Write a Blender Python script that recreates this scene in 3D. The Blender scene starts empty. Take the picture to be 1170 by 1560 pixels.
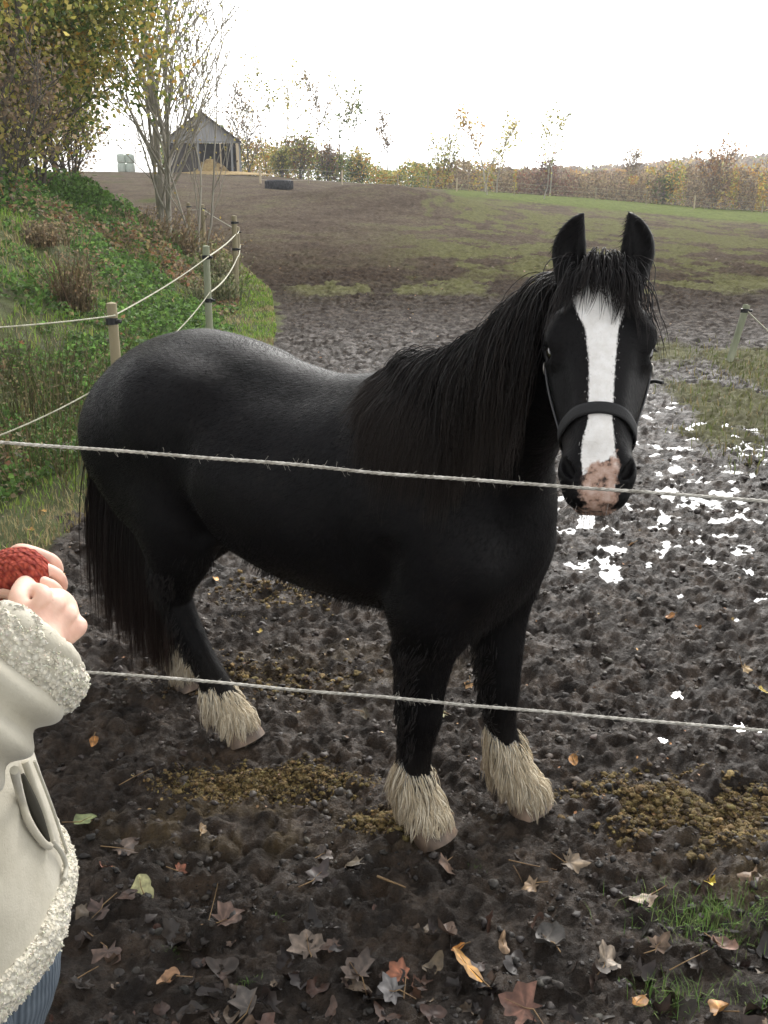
import bpy, bmesh, math, random
import numpy as np
from mathutils import Vector, Matrix

# ------------------------------------------------------------------ camera, sky, sun, exposure
SC = bpy.context.scene
COL = SC.collection
random.seed(7)
RNG = np.random.default_rng(11)
PITCH = math.atan(490 / 1470)
CAM_H = 1.6
cam_data = bpy.data.cameras.new('camera')
cam = bpy.data.objects.new('camera', cam_data)
COL.objects.link(cam)
cam.location = (0, 0, CAM_H)
cam.rotation_euler = (math.pi / 2 - PITCH, 0, 0)
cam_data.sensor_fit = 'VERTICAL'
cam_data.sensor_height = 36
cam_data.lens = 36 * 1470 / 1560
cam_data.clip_start = 0.05
cam_data.clip_end = 3000
SC.camera = cam

SUN_EL, SUN_AZ = math.radians(38), math.radians(18)      # ahead of the camera, a little to the right
world = bpy.data.worlds.new('World')
SC.world = world
world.use_nodes = True
wn = world.node_tree.nodes
wl = world.node_tree.links
wn.clear()
w_out = wn.new('ShaderNodeOutputWorld')
w_bg = wn.new('ShaderNodeBackground')
w_sky = wn.new('ShaderNodeTexSky')
w_sky.sky_type = 'NISHITA'
w_sky.sun_disc = False
w_sky.sun_elevation = SUN_EL
w_sky.sun_rotation = SUN_AZ
w_sky.dust_density = 4
w_sky.air_density = 1.0
w_hs = wn.new('ShaderNodeHueSaturation')
w_hs.inputs['Saturation'].default_value = 0.55
w_hs.inputs['Value'].default_value = 1.0
w_tc = wn.new('ShaderNodeTexCoord')
w_nz = wn.new('ShaderNodeTexNoise')
w_nz.inputs['Scale'].default_value = 1.6
w_nz.inputs['Detail'].default_value = 5
w_rmp = wn.new('ShaderNodeValToRGB')
w_rmp.color_ramp.elements[0].position = 0.36
w_rmp.color_ramp.elements[1].position = 0.58
w_mix = wn.new('ShaderNodeMix')
w_mix.data_type = 'RGBA'
w_mix.inputs[7].default_value = (15.0, 14.9, 14.6, 1)     # the bright cloud layer
wl.new(w_tc.outputs['Generated'], w_nz.inputs['Vector'])
wl.new(w_nz.outputs['Fac'], w_rmp.inputs['Fac'])
wl.new(w_sky.outputs[0], w_hs.inputs['Color'])
wl.new(w_rmp.outputs['Color'], w_mix.inputs[0])
wl.new(w_hs.outputs[0], w_mix.inputs[6])
# thin overcast: the cloud is brightest round the hidden sun, ahead of the camera
w_dot = wn.new('ShaderNodeVectorMath'); w_dot.operation = 'DOT_PRODUCT'
w_nrm = wn.new('ShaderNodeVectorMath'); w_nrm.operation = 'NORMALIZE'
wl.new(w_tc.outputs['Generated'], w_nrm.inputs[0])
wl.new(w_nrm.outputs[0], w_dot.inputs[0])
_ga, _ge = math.radians(14), math.radians(24)
w_dot.inputs[1].default_value = (math.sin(_ga) * math.cos(_ge), math.cos(_ga) * math.cos(_ge), math.sin(_ge))
w_max = wn.new('ShaderNodeMath'); w_max.operation = 'MAXIMUM'; w_max.inputs[1].default_value = 0.0
w_pow = wn.new('ShaderNodeMath'); w_pow.operation = 'POWER'; w_pow.inputs[1].default_value = 3.0
w_mad = wn.new('ShaderNodeMath'); w_mad.operation = 'MULTIPLY_ADD'; w_mad.inputs[1].default_value = 2.0; w_mad.inputs[2].default_value = 0.85
wl.new(w_dot.outputs['Value'], w_max.inputs[0]); wl.new(w_max.outputs[0], w_pow.inputs[0]); wl.new(w_pow.outputs[0], w_mad.inputs[0])
w_mul = wn.new('ShaderNodeVectorMath'); w_mul.operation = 'SCALE'
wl.new(w_mix.outputs[2], w_mul.inputs[0]); wl.new(w_mad.outputs[0], w_mul.inputs['Scale'])
wl.new(w_mul.outputs[0], w_bg.inputs['Color'])
w_bg.inputs['Strength'].default_value = 0.085
wl.new(w_bg.outputs[0], w_out.inputs['Surface'])

sun_data = bpy.data.lights.new('sun', 'SUN')
sun = bpy.data.objects.new('sun', sun_data)
COL.objects.link(sun)
sun_data.energy = 1.5
sun_data.angle = math.radians(22)
sun_data.color = (1.0, 0.96, 0.9)
sd = Vector((math.sin(SUN_AZ) * math.cos(SUN_EL), math.cos(SUN_AZ) * math.cos(SUN_EL), math.sin(SUN_EL)))
sun.rotation_euler = sd.to_track_quat('Z', 'Y').to_euler()
SC.view_settings.view_transform = 'Standard'
SC.view_settings.look = 'None'
SC.view_settings.exposure = 0.74
SC.view_settings.gamma = 1.0
SC.cycles.max_bounces = 6
SC.cycles.transparent_max_bounces = 4

# ------------------------------------------------------------------ numeric helpers
CP, SP = math.cos(PITCH), math.sin(PITCH)


def ray(px, py):
    u, v = (px - 585) / 1470, -(py - 780) / 1470
    return np.array([u, CP + v * SP, -SP + v * CP])


def at(px, py, Y):
    d = ray(px, py)
    return np.array([0, 0, CAM_H]) + d * (Y / d[1])


def gnd(px, py, z=0.0):
    d = ray(px, py)
    return np.array([0, 0, CAM_H]) + d * ((z - CAM_H) / d[2])


def sstep(t):
    t = np.clip(t, 0, 1)
    return t * t * (3 - 2 * t)


def _hash(ix, iy, iz, seed):
    h = (ix.astype(np.int64) * 374761393 + iy.astype(np.int64) * 668265263 + iz.astype(np.int64) * 2147483647 + seed * 974634777) & 0xFFFFFFFF
    h = ((h ^ (h >> 13)) * 1274126177) & 0xFFFFFFFF
    h = ((h ^ (h >> 16)) * 2246822519) & 0xFFFFFFFF
    return ((h ^ (h >> 15)) & 0xFFFFFF) / float(0xFFFFFF)


def noise2(x, y, seed=0):
    ix, iy = np.floor(x), np.floor(y)
    fx, fy = x - ix, y - iy
    ux, uy = fx * fx * (3 - 2 * fx), fy * fy * (3 - 2 * fy)
    z = np.zeros_like(ix)
    a = _hash(ix, iy, z, seed); b = _hash(ix + 1, iy, z, seed)
    c = _hash(ix, iy + 1, z, seed); d = _hash(ix + 1, iy + 1, z, seed)
    return (a * (1 - ux) + b * ux) * (1 - uy) + (c * (1 - ux) + d * ux) * uy


def fbm(x, y, oct=4, seed=0, gain=0.5):
    s, amp, tot = 0, 1.0, 0
    for o in range(oct):
        s = s + amp * noise2(x * 2 ** o + 17.3 * o, y * 2 ** o - 9.1 * o, seed + o)
        tot += amp
        amp *= gain
    return s / tot


def noise3(x, y, z, seed=0):
    ix, iy, iz = np.floor(x), np.floor(y), np.floor(z)
    fx, fy, fz = x - ix, y - iy, z - iz
    ux, uy, uz = (f * f * (3 - 2 * f) for f in (fx, fy, fz))
    r = 0
    for dz in (0, 1):
        for dy in (0, 1):
            for dx in (0, 1):
                w = (ux if dx else 1 - ux) * (uy if dy else 1 - uy) * (uz if dz else 1 - uz)
                r = r + w * _hash(ix + dx, iy + dy, iz + dz, seed)
    return r


def cell2(x, y, seed=0):
    """distance to nearest jittered point and its random value"""
    ix, iy = np.floor(x), np.floor(y)
    best = np.full(x.shape, 9.0)
    val = np.zeros(x.shape)
    z = np.zeros_like(ix)
    for dx in (-1, 0, 1):
        for dy in (-1, 0, 1):
            cx, cy = ix + dx, iy + dy
            jx = cx + _hash(cx, cy, z, seed); jy = cy + _hash(cx, cy, z, seed + 5)
            d = np.hypot(x - jx, y - jy)
            m = d < best
            best = np.where(m, d, best)
            val = np.where(m, _hash(cx, cy, z, seed + 9), val)
    return best, val


# ------------------------------------------------------------------ objects
def link(o, parent=None):
    COL.objects.link(o)
    if parent is not None:
        o.parent = parent
    return o


def tag(o, label=None, cat=None, group=None, kind=None):
    if label: o['label'] = label
    if cat: o['category'] = cat
    if group: o['group'] = group
    if kind: o['kind'] = kind
    return o


def empty(name, loc=(0, 0, 0), rz=0.0):
    o = bpy.data.objects.new(name, None)
    o.empty_display_size = 0.1
    o.location = loc
    o.rotation_euler = (0, 0, rz)
    return link(o)


def mesh_np(name, V, F, mats, parent=None, smooth=True, attrs=None, fmat=None):
    """V (n,3); F (m,k) array or list of arrays with different k"""
    me = bpy.data.meshes.new(name)
    Fs = F if isinstance(F, list) else [F]
    Fs = [np.asarray(f, dtype=np.int32) for f in Fs if len(f)]
    me.vertices.add(len(V))
    me.vertices.foreach_set('co', np.asarray(V, dtype=np.float32).ravel())
    nl = sum(f.size for f in Fs)
    nf = sum(len(f) for f in Fs)
    me.loops.add(nl)
    me.loops.foreach_set('vertex_index', np.concatenate([f.ravel() for f in Fs]))
    me.polygons.add(nf)
    tot = np.concatenate([np.full(len(f), f.shape[1], dtype=np.int32) for f in Fs])
    st = np.concatenate([[0], np.cumsum(tot)[:-1]]).astype(np.int32)
    me.polygons.foreach_set('loop_start', st)
    me.polygons.foreach_set('loop_total', tot)
    me.polygons.foreach_set('use_smooth', np.full(nf, bool(smooth)))
    if not isinstance(mats, (list, tuple)):
        mats = [mats]
    for m in mats:
        me.materials.append(m)
    if fmat is not None:
        me.polygons.foreach_set('material_index', np.asarray(fmat, dtype=np.int32))
    for k, a in (attrs or {}).items():
        a = np.asarray(a, dtype=np.float32)
        if a.ndim == 1:
            at_ = me.attributes.new(k, 'FLOAT', 'POINT')
            at_.data.foreach_set('value', a)
        else:
            at_ = me.attributes.new(k, 'FLOAT_COLOR', 'POINT')
            if a.shape[1] == 3:
                a = np.hstack([a, np.ones((len(a), 1), np.float32)])
            at_.data.foreach_set('color', a.ravel())
    me.update(calc_edges=True)
    me.validate()
    return link(bpy.data.objects.new(name, me), parent)


class MB:
    """collects simple shapes into one mesh"""
    def __init__(s):
        s.V, s.F4, s.F3, s.n, s.C = [], [], [], 0, []

    def add(s, V, F, col=None):
        V = np.asarray(V, float); F = np.asarray(F, int)
        (s.F4 if F.shape[1] == 4 else s.F3).append(F + s.n)
        s.V.append(V); s.n += len(V)
        s.C.append(np.tile(np.asarray(col if col is not None else (1, 1, 1), float), (len(V), 1)) if np.ndim(col) < 2 else np.asarray(col))

    def box(s, c, size, R=None, col=None):
        h = np.array(size) / 2
        V = np.array([[x, y, z] for x in (-1, 1) for y in (-1, 1) for z in (-1, 1)]) * h
        if R is not None: V = V @ np.array(R).T
        s.add(V + np.array(c), [[0, 1, 3, 2], [4, 6, 7, 5], [0, 4, 5, 1], [2, 3, 7, 6], [0, 2, 6, 4], [1, 5, 7, 3]], col)

    def beam(s, a, b, w, h, col=None):
        a, b = np.array(a, float), np.array(b, float)
        d = b - a; L = np.linalg.norm(d); d /= L
        up = np.array([0, 0, 1.0]) if abs(d[2]) < .95 else np.array([0, 1.0, 0])
        x = np.cross(d, up); x /= np.linalg.norm(x); y = np.cross(x, d)
        s.box((a + b) / 2, (w, L, h), np.array([x, d, y]).T, col)

    def tube(s, P, r, n=8, cap=True, col=None, q=1.0):
        P = np.asarray(P, float); m = len(P)
        r = np.full(m, r) if np.ndim(r) == 0 else np.asarray(r)
        T = np.gradient(P, axis=0); T /= np.linalg.norm(T, axis=1)[:, None] + 1e-9
        ref = np.array([0.03, 0.05, 1.0]) if abs(T[0][2]) < .9 else np.array([1.0, .05, 0.03])
        X = np.zeros_like(P)
        x = np.cross(T[0], ref); x /= np.linalg.norm(x)
        for i in range(m):
            x = x - T[i] * np.dot(x, T[i]); x /= np.linalg.norm(x); X[i] = x
        Y = np.cross(T, X)
        ang = np.arange(n) / n * 2 * np.pi
        V = (P[:, None] + r[:, None, None] * (np.cos(ang)[None, :, None] * X[:, None] + q * np.sin(ang)[None, :, None] * Y[:, None])).reshape(-1, 3)
        i, j = np.meshgrid(np.arange(m - 1), np.arange(n), indexing='ij')
        j2 = (j + 1) % n
        F = np.stack([i * n + j, i * n + j2, (i + 1) * n + j2, (i + 1) * n + j], -1).reshape(-1, 4)
        s.add(V, F, col)
        if cap:
            for k, rev in ((0, True), (m - 1, False)):
                c = np.vstack([P[k] + T[k] * (0.3 * r[k] * (-1 if rev else 1)), V[k * n:(k + 1) * n]])
                idx = np.arange(n)
                f = np.stack([np.zeros(n, int), 1 + idx, 1 + (idx + 1) % n], -1)
                s.add(c, f[:, ::-1] if rev else f, col)

    def build(s, name, mat, parent=None, smooth=False, attrs=False):
        V = np.vstack(s.V)
        F = []
        if s.F4: F.append(np.vstack(s.F4))
        if s.F3: F.append(np.vstack(s.F3))
        return mesh_np(name, V, F, mat, parent, smooth, {'Col': np.vstack(s.C)} if attrs else None)


# ------------------------------------------------------------------ materials
def mat(name, color=(.5, .5, .5), rough=.7, spec=.5, **kw):
    m = bpy.data.materials.new(name)
    m.use_nodes = True
    b = m.node_tree.nodes['Principled BSDF']
    b.inputs['Base Color'].default_value = (*color, 1)
    b.inputs['Roughness'].default_value = rough
    b.inputs['Specular IOR Level'].default_value = spec
    for k, v in kw.items():
        b.inputs[k.replace('_', ' ')].default_value = v
    m['b'] = 1
    return m


class NT:
    def __init__(s, m):
        s.m = m; s.t = m.node_tree; s.b = s.t.nodes['Principled BSDF']

    def n(s, typ, **kw):
        nd = s.t.nodes.new('ShaderNode' + typ)
        for k, v in kw.items():
            setattr(nd, k, v)
        return nd

    def l(s, a, b):
        s.t.links.new(a, b)

    def obj(s, which='Object'):
        return s.n('TexCoord').outputs[which]

    def noise(s, vec, scale, detail=4, rough=.55, stretch=None, dist=0):
        if stretch is not None:
            mp = s.n('Mapping'); mp.inputs['Scale'].default_value = stretch
            s.l(vec, mp.inputs['Vector']); vec = mp.outputs[0]
        nz = s.n('TexNoise')
        nz.inputs['Scale'].default_value = scale; nz.inputs['Detail'].default_value = detail
        nz.inputs['Roughness'].default_value = rough; nz.inputs['Distortion'].default_value = dist
        s.l(vec, nz.inputs['Vector'])
        return nz.outputs['Fac']

    def vor(s, vec, scale, feature='F1', out='Distance', stretch=None):
        if stretch is not None:
            mp = s.n('Mapping'); mp.inputs['Scale'].default_value = stretch
            s.l(vec, mp.inputs['Vector']); vec = mp.outputs[0]
        v = s.n('TexVoronoi', feature=feature); v.inputs['Scale'].default_value = scale
        s.l(vec, v.inputs['Vector'])
        return v.outputs[out]

    def ramp(s, fac, stops):
        r = s.n('ValToRGB')
        e = r.color_ramp.elements
        while len(e) < len(stops): e.new(0.5)
        for k, (p, c) in enumerate(stops):
            e[k].position = p
            e[k].color = (*c, 1) if np.ndim(c) else (c, c, c, 1)
        s.l(fac, r.inputs['Fac'])
        return r.outputs['Color']

    def mix(s, fac, a, b, blend='MIX'):
        m = s.n('Mix', data_type='RGBA', blend_type=blend)
        for sock, v in ((m.inputs[0], fac), (m.inputs[6], a), (m.inputs[7], b)):
            if hasattr(v, 'links') or hasattr(v, 'is_linked'): s.l(v, sock)
            elif np.ndim(v) == 0: sock.default_value = v
            else: sock.default_value = (*v, 1)
        return m.outputs[2]

    def math(s, op, a, b=0.0, c=0.0, clamp=False):
        m = s.n('Math', operation=op, use_clamp=clamp)
        for sock, v in zip(m.inputs, (a, b, c)):
            if hasattr(v, 'is_linked'): s.l(v, sock)
            else: sock.default_value = v
        return m.outputs[0]

    def attr(s, name, out='Fac'):
        a = s.n('Attribute'); a.attribute_name = name
        return a.outputs[out]

    def bump(s, h, strength=.5, dist=.01, prev=None):
        b = s.n('Bump'); b.inputs['Strength'].default_value = strength; b.inputs['Distance'].default_value = dist
        s.l(h, b.inputs['Height'])
        if prev is not None: s.l(prev, b.inputs['Normal'])
        return b.outputs[0]

    def set(s, **kw):
        for k, v in kw.items():
            sock = s.b.inputs[{'color': 'Base Color', 'rough': 'Roughness', 'normal': 'Normal', 'spec': 'Specular IOR Level'}.get(k, k)]
            s.l(v, sock)


def noisy(name, c1, c2, scale=8, rough=.8, bump=.3, bscale=40, dist=.004, stretch=None, spec=.4, detail=5):
    m = mat(name, c1, rough, spec)
    t = NT(m); o = t.obj()
    f = t.noise(o, scale, detail, .6, stretch)
    t.set(color=t.ramp(f, [(.32, c1), (.68, c2)]))
    if bump: t.set(normal=t.bump(t.noise(o, bscale, 5, .6, stretch), bump, dist))
    return m


def vcol(name, rough=.7, spec=.3, noise_amt=.0, scale=20, transl=0.0):
    """material whose own colour is stored per vertex (leaves, hair, blades)"""
    m = mat(name, (.5, .5, .5), rough, spec)
    t = NT(m)
    c = t.attr('Col', 'Color')
    if noise_amt:
        f = t.noise(t.obj(), scale, 3)
        c = t.mix(1.0, c, t.ramp(f, [(.3, (1 - noise_amt,) * 3), (.7, (1 + noise_amt * .3,) * 3)]), 'MULTIPLY')
    t.set(color=c)
    if transl:
        tr = t.n('BsdfTranslucent'); t.l(c, tr.inputs['Color'])
        ms = t.n('MixShader'); ms.inputs[0].default_value = transl
        out = [n for n in t.t.nodes if n.type == 'OUTPUT_MATERIAL'][0]
        t.l(t.b.outputs[0], ms.inputs[1]); t.l(tr.outputs[0], ms.inputs[2]); t.l(ms.outputs[0], out.inputs['Surface'])
    return m


# ------------------------------------------------------------------ smooth-union solids, meshed as one continuous surface
def catmull(P, per=6):
    P = np.asarray(P, float)
    Q = np.vstack([2 * P[0] - P[1], P, 2 * P[-1] - P[-2]])
    out = []
    for i in range(1, len(Q) - 2):
        t = np.linspace(0, 1, per, endpoint=False)[:, None]
        a, b, c, d = Q[i - 1], Q[i], Q[i + 1], Q[i + 2]
        out.append(.5 * (2 * b + (c - a) * t + (2 * a - 5 * b + 4 * c - d) * t ** 2 + (3 * b - a - 3 * c + d) * t ** 3))
    out.append(P[-1][None])
    return np.vstack(out)


class Field:
    def __init__(s, xs, ys, zs):
        s.g = [np.asarray(a, np.float32) for a in (xs, ys, zs)]
        s.D = np.full([len(a) for a in s.g], 0.25, np.float32)

    def _sub(s, lo, hi):
        sl = []
        for a, l, h in zip(s.g, lo, hi):
            i, j = np.searchsorted(a, l), np.searchsorted(a, h)
            if j <= i: return None
            sl.append(slice(int(i), int(j)))
        return tuple(sl)

    def chain(s, P, R, N=None, W=None, k=.02, per=5, mode='add', smooth=True):
        """P points; R radii; W radii along the axis N (default round)"""
        P = np.asarray(P, float)
        if P.ndim == 1: P = np.vstack([P, P + 1e-4])
        m = len(P)
        R = np.full(m, R) if np.ndim(R) == 0 else np.asarray(R, float)
        W = R if W is None else (np.full(m, W) if np.ndim(W) == 0 else np.asarray(W, float))
        N = np.tile((0, 1, 0), (m, 1)) if N is None else (np.tile(N, (m, 1)) if np.ndim(N) == 1 else np.asarray(N))
        A = np.hstack([P, R[:, None], W[:, None], N])
        if smooth and m > 2: A = catmull(A, per)
        P, R, W, N = A[:, :3], np.maximum(A[:, 3], 1e-4), np.maximum(A[:, 4], 1e-4), A[:, 5:]
        N = N / np.linalg.norm(N, axis=1)[:, None]
        mr = np.maximum(R, W) + max(k, .015) + .01
        sl = s._sub((P - mr[:, None]).min(0), (P + mr[:, None]).max(0))
        if sl is None: return
        D = s.D[sl]
        tmp = np.full(D.shape, 0.25, np.float32)
        off = [q.start for q in sl]
        for i in range(len(P) - 1):
            lo = np.minimum(P[i] - mr[i], P[i + 1] - mr[i + 1]); hi = np.maximum(P[i] + mr[i], P[i + 1] + mr[i + 1])
            ss = s._sub(lo, hi)
            if ss is None: continue
            X = s.g[0][ss[0]][:, None, None] - P[i][0]; Y = s.g[1][ss[1]][None, :, None] - P[i][1]; Z = s.g[2][ss[2]][None, None, :] - P[i][2]
            ba = P[i + 1] - P[i]
            t = np.clip((X * ba[0] + Y * ba[1] + Z * ba[2]) / max(ba @ ba, 1e-12), 0, 1)
            r = R[i] + (R[i + 1] - R[i]) * t
            q = W[i] / R[i] + (W[i + 1] / R[i + 1] - W[i] / R[i]) * t
            n = (N[i] + N[i + 1]); n = n / np.linalg.norm(n)
            X = X - ba[0] * t; Y = Y - ba[1] * t; Z = Z - ba[2] * t
            dn = X * n[0] + Y * n[1] + Z * n[2]
            d2 = X * X + Y * Y + Z * Z
            q2 = 1 / (q * q)
            ln = np.sqrt(np.maximum(d2 + dn * dn * (q2 - 1), 1e-12))
            gr = np.sqrt(np.maximum(d2 + dn * dn * (q2 * q2 - 1), 1e-12))
            d = (ln - r) * ln / gr
            ts = tuple(slice(a.start - o, a.stop - o) for a, o in zip(ss, off))
            tmp[ts] = np.minimum(tmp[ts], d)
        if mode == 'add':
            h = np.clip(.5 + .5 * (D - tmp) / k, 0, 1)
            s.D[sl] = D * (1 - h) + tmp * h - k * h * (1 - h)
        else:
            d = -tmp
            h = np.clip(.5 - .5 * (D - d) / k, 0, 1)
            s.D[sl] = D * (1 - h) + d * h + k * h * (1 - h)

    def sample(s, P):
        P = np.asarray(P)
        idx, fr = [], []
        for a in range(3):
            g = s.g[a]
            i = np.clip(np.searchsorted(g, P[:, a]) - 1, 0, len(g) - 2)
            idx.append(i); fr.append(np.clip((P[:, a] - g[i]) / (g[i + 1] - g[i]), 0, 1))
        r = 0
        for dx in (0, 1):
            for dy in (0, 1):
                for dz in (0, 1):
                    w = (fr[0] if dx else 1 - fr[0]) * (fr[1] if dy else 1 - fr[1]) * (fr[2] if dz else 1 - fr[2])
                    r = r + w * s.D[idx[0] + dx, idx[1] + dy, idx[2] + dz]
        return r

    def grad(s, P, e=.006):
        G = np.stack([s.sample(P + np.eye(3)[a] * e) - s.sample(P - np.eye(3)[a] * e) for a in range(3)], 1)
        return G / (np.linalg.norm(G, axis=1)[:, None] + 1e-9)

    def mesh(s, smooth_it=2):
        D = s.D
        ins = D < 0
        cnt = np.zeros([n - 1 for n in D.shape], np.int8)
        for dx in (0, 1):
            for dy in (0, 1):
                for dz in (0, 1):
                    cnt += ins[dx:D.shape[0] - 1 + dx, dy:D.shape[1] - 1 + dy, dz:D.shape[2] - 1 + dz]
        act = np.argwhere((cnt > 0) & (cnt < 8))
        vid = np.full(cnt.shape, -1, np.int32)
        vid[act[:, 0], act[:, 1], act[:, 2]] = np.arange(len(act))
        acc = np.zeros((len(act), 3)); nn = np.zeros(len(act))
        for ax in range(3):
            for u in (0, 1):
                for v in (0, 1):
                    o = np.zeros(3, int); o[(ax + 1) % 3] = u; o[(ax + 2) % 3] = v
                    e = np.zeros(3, int); e[ax] = 1
                    a = act + o; b = a + e
                    da = D[a[:, 0], a[:, 1], a[:, 2]]; db = D[b[:, 0], b[:, 1], b[:, 2]]
                    m = (da < 0) != (db < 0)
                    t = np.where(m, da / np.where(m, da - db, 1), 0)
                    acc += m[:, None] * (a + t[:, None] * e); nn += m
        idx = acc / nn[:, None]
        V = np.stack([np.interp(idx[:, a], np.arange(len(s.g[a])), s.g[a]) for a in range(3)], 1)
        F = []
        for ax in range(3):
            a1, a2 = (ax + 1) % 3, (ax + 2) % 3
            sl0 = [slice(1, -1)] * 3; sl0[ax] = slice(0, -1)
            sl1 = list(sl0); sl1[ax] = slice(1, None)
            A, B = ins[tuple(sl0)], ins[tuple(sl1)]
            e = np.argwhere(A != B)
            fl = A[e[:, 0], e[:, 1], e[:, 2]]
            off = np.ones(3, int); off[ax] = 0
            e = e + off
            q = []
            for (u, v) in ((-1, -1), (0, -1), (0, 0), (-1, 0)):
                c = e.copy(); c[:, a1] += u; c[:, a2] += v
                q.append(vid[c[:, 0], c[:, 1], c[:, 2]])
            q = np.stack(q, 1)
            q = np.where(fl[:, None], q, q[:, ::-1])
            F.append(q[(q >= 0).all(1)])
        F = np.vstack(F)
        # drop loose crumbs
        for _ in range(smooth_it):
            S = np.zeros_like(V); c = np.zeros(len(V))
            for k in range(4):
                for d in (1, 3):
                    np.add.at(S, F[:, k], V[F[:, (k + d) % 4]]); np.add.at(c, F[:, k], 1)
            V = .5 * V + .5 * S / np.maximum(c, 1)[:, None]
        return V, F


def vnormals(V, F):
    n = np.cross(V[F[:, 2]] - V[F[:, 0]], V[F[:, 3]] - V[F[:, 1]])
    N = np.zeros_like(V)
    for k in range(4): np.add.at(N, F[:, k], n)
    return N / (np.linalg.norm(N, axis=1)[:, None] + 1e-12), np.linalg.norm(n, axis=1) / 2


def ax(*parts):
    """joined ranges (start, stop, step)"""
    out = [np.arange(a, b, c) for a, b, c in parts]
    return np.unique(np.round(np.concatenate(out + [[parts[-1][1]]]), 6))


def strands_mesh(P, r, cols, sides=3):
    """P (n,m,3) polylines, r (n,m) radii, cols (n,m,3) -> tapered tubes"""
    n, m, _ = P.shape
    T = np.gradient(P, axis=1); T /= np.linalg.norm(T, axis=2, keepdims=True) + 1e-9
    rf = RNG.normal(size=(n, 1, 3))
    X = np.cross(T, np.broadcast_to(rf, T.shape)); X /= np.linalg.norm(X, axis=2, keepdims=True) + 1e-9
    Y = np.cross(T, X)
    ang = np.arange(sides) / sides * 2 * np.pi
    V = P[:, :, None] + r[:, :, None, None] * (np.cos(ang)[None, None, :, None] * X[:, :, None] + np.sin(ang)[None, None, :, None] * Y[:, :, None])
    C = np.repeat(cols[:, :, None], sides, 2)
    i, j, k = np.meshgrid(np.arange(n), np.arange(m - 1), np.arange(sides), indexing='ij')
    k2 = (k + 1) % sides
    base = (i * m + j) * sides
    F = np.stack([base + k, base + k2, base + sides + k2, base + sides + k], -1).reshape(-1, 4)
    return V.reshape(-1, 3), F, C.reshape(-1, 3)
# ================================================================== THE HORSE
# local frame: x forward along the spine, y to the horse's left, z up
H_O = np.array([-0.12, 2.475, 0.0])
H_A = math.atan2(-0.575, 0.82)
H_R = np.array([[math.cos(H_A), -math.sin(H_A), 0], [math.sin(H_A), math.cos(H_A), 0], [0, 0, 1]])


def to_h(p):
    return (np.asarray(p) - H_O) @ H_R


def from_h(p):
    return np.asarray(p) @ H_R.T + H_O


POLL = to_h(at(919, 402, 1.82))
NOSE = to_h(at(911, 742, 1.60))
hs = NOSE - POLL; hs /= np.linalg.norm(hs)                  # down the face
hl = H_R.T @ np.array([0.985, -0.17, 0.0]); hl = hl - hs * (hl @ hs); hl /= np.linalg.norm(hl)   # to the horse's left
hn = np.cross(hl, hs)                                      # out of the face
if (H_R @ hn)[1] > 0: hn = -hn


def HP(s, n, t=0.0):
    return POLL + hs * s + hn * n + hl * t


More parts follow.
